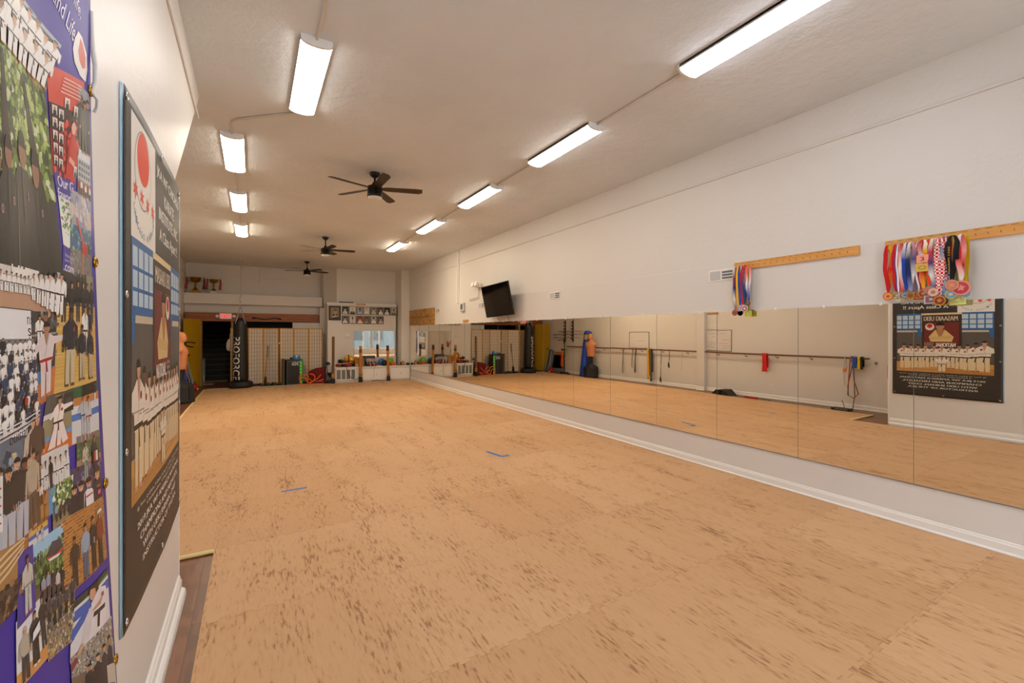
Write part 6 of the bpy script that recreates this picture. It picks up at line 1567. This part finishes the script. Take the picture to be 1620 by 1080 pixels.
a = A('judo'); a.bands([(0, .62, '#c9cad0'), (.62, .80, '#3a5cae'), (.80, .86, '#c9cad0'), (.86, 1, '#2f8a3c')]); a.poly([(0, .86), (1, .92), (1, 1), (0, 1)], '#2c3432', 1); a.poly([(0, .30), (.35, .55), (.35, .72), (0, .5)], '#3a5cae', 1)
a.poly([(.18, .04), (.34, .10), (.46, .44), (.38, .64), (.26, .50)], '#c8c4ca', 3).poly([(.34, .10), (.80, .06), (.94, .40), (.88, .72), (.62, .84), (.40, .68), (.42, .40)], '#d3cfd4', 4)
a.poly([(.44, .40), (.80, .34), (.82, .42), (.46, .48)], '#26262a', 6).poly([(.56, .40), (.64, .40), (.60, .12), (.54, .14)], '#26262a', 6).poly([(.40, .52), (.66, .50), (.74, .58), (.68, .60), (.46, .56)], '#c0947a', 7)
a.poly(ellipse(.44, .86, .085, .13), '#c0947a', 7).poly([(.36, .96), (.48, 1.0), (.62, .94), (.60, .82), (.52, .80), (.50, .92)], '#3a241c', 8).poly(ellipse(.60, .93, .06, .06), '#3a241c', 8).rect(.70, .60, .78, .68, '#a83a3c', 8); a.poly([(.08, 0), (.18, 0), (.24, .10), (.2, .14)], '#c0947a', 6); place('judo', a)
a = A('crowdA'); a.bands([(0, .4, '#8a7a68'), (.4, 1, '#6a6664')]); a.spots(260, 0, 0, 1, .75, ['#c9b46a', '#55617c', '#b9b4b0', '#8a5c44', '#2c2a2c', '#4a6a4a', '#a88a4a'], .035, R_, 1); row(a, 5, .1, .9, .55, .5, ['#2c2e3a', '#3a3a44'], '#222', None, .05, lay=3); place('crowdA', a)
a = A('crowdB'); a.bands([(0, .4, '#6a5a4c'), (.4, 1, '#8c8882')]); a.spots(240, 0, .35, 1, 1, ['#c9c4a8', '#b4a458', '#55617c', '#d0ccc8', '#8a5c44', '#2c2a2c', '#4a7a7a'], .03, R_, 1); a.poly([(0, .55), (.12, .75), (.1, .9), (0, .8)], '#7c2a44', 2)
for x, y in ((.30, .42), (.48, .52), (.66, .60), (.84, .66)): a.poly([(x - .09, 0), (x + .10, 0), (x + .09, y - .12), (x, y - .04), (x - .08, y - .12)], R_.choice(['#2a2c3c', '#24242c']), 3).poly(ellipse(x, y + .03, .045, .075), R_.choice(SK[:4]), 4).poly([(x + .048 * math.cos(q), y + .05 + .06 * math.sin(q)) for q in [PI * j / 8 for j in range(9)]], '#231d1a', 5)
a.rect(.7, .0, 1, .3, '#b9b0a4', 6); place('crowdB', a)
a = A('arcs'); a.bands([(0, .45, '#54443a'), (.45, 1, '#9a7448')])
for k in range(4): a.poly([(0, .50 + .10 * k), (.5, .62 + .10 * k), (1, .82 + .06 * k), (1, .85 + .06 * k), (.5, .66 + .10 * k), (0, .54 + .10 * k)], '#c9b48c', 1)
a.spots(40, 0, 0, 1, .45, ['#3a2c24', '#8a6a4c', '#2c2420'], .06, R_, 1); place('arcs', a)
a = A('girl'); a.bands([(0, 1, '#3f3590')]); a.person(.55, .05, .86, '#b9b6ae', '#b4b4b0', '#8a5c44', HR[0], '#8a8a86', 3, 'down', '#b0503c', .8); place('girl', a)
def cmap(u, v, l=0.):
    y = CY0 + (CY1 - CY0) * u; z = CZ0 + (CZ1 - CZ0) * v
    return (csurf(y, z) + l - COFF.x, y - COFF.y, z - COFF.z)
grommets(t, cmap, [(.9935, (z - CZ0) / (CZ1 - CZ0)) for z in (2.30, 1.825, 1.205, .70)], .011, BRASS)
MB().tube([(.012, -.008, 1.965), (.020, -.004, 2.0), (.018, .004, 2.05), (.012, .008, 2.09), (.010, .004, 2.14), (.008, .004, 2.2)], .006, 8, flat=.5).tube([(.012, -.008, 1.968), (.022, .004, 1.955), (.020, .010, 1.935), (.014, .012, 1.92)], .006, 8, flat=.5).build('tie', WHITEP, t)
# ================================================================ LIGHT, CAMERA
w = bpy.data.worlds.new('daylight'); SC.world = w; w.use_nodes = True
bg = w.node_tree.nodes['Background']; bg.inputs[0].default_value = (.84, .93, 1.0, 1); bg.inputs[1].default_value = 9.
cam = bpy.data.cameras.new('camera'); co = bpy.data.objects.new('camera', cam); COL.objects.link(co)
cam.sensor_width = 36; cam.sensor_fit = 'HORIZONTAL'; cam.lens = 697. / 1620 * 36
cam.shift_y = -(540 - 526.8) / 1620
cam.clip_start = .05; cam.clip_end = 200
co.location = (0, 0, 1.627); co.rotation_euler = (PI / 2, 0, -math.radians(30.4655))
SC.camera = co
SC.view_settings.view_transform = 'Standard'; SC.view_settings.look = 'None'; SC.view_settings.gamma = 1
SC.view_settings.use_curve_mapping = False
SC.view_settings.exposure = .22
c = SC.cycles
c.max_bounces = 14; c.diffuse_bounces = 7; c.glossy_bounces = 8; c.transmission_bounces = 4; c.transparent_max_bounces = 8
c.use_denoising = True; c.sample_clamp_indirect = 8.0; c.blur_glossy = .5
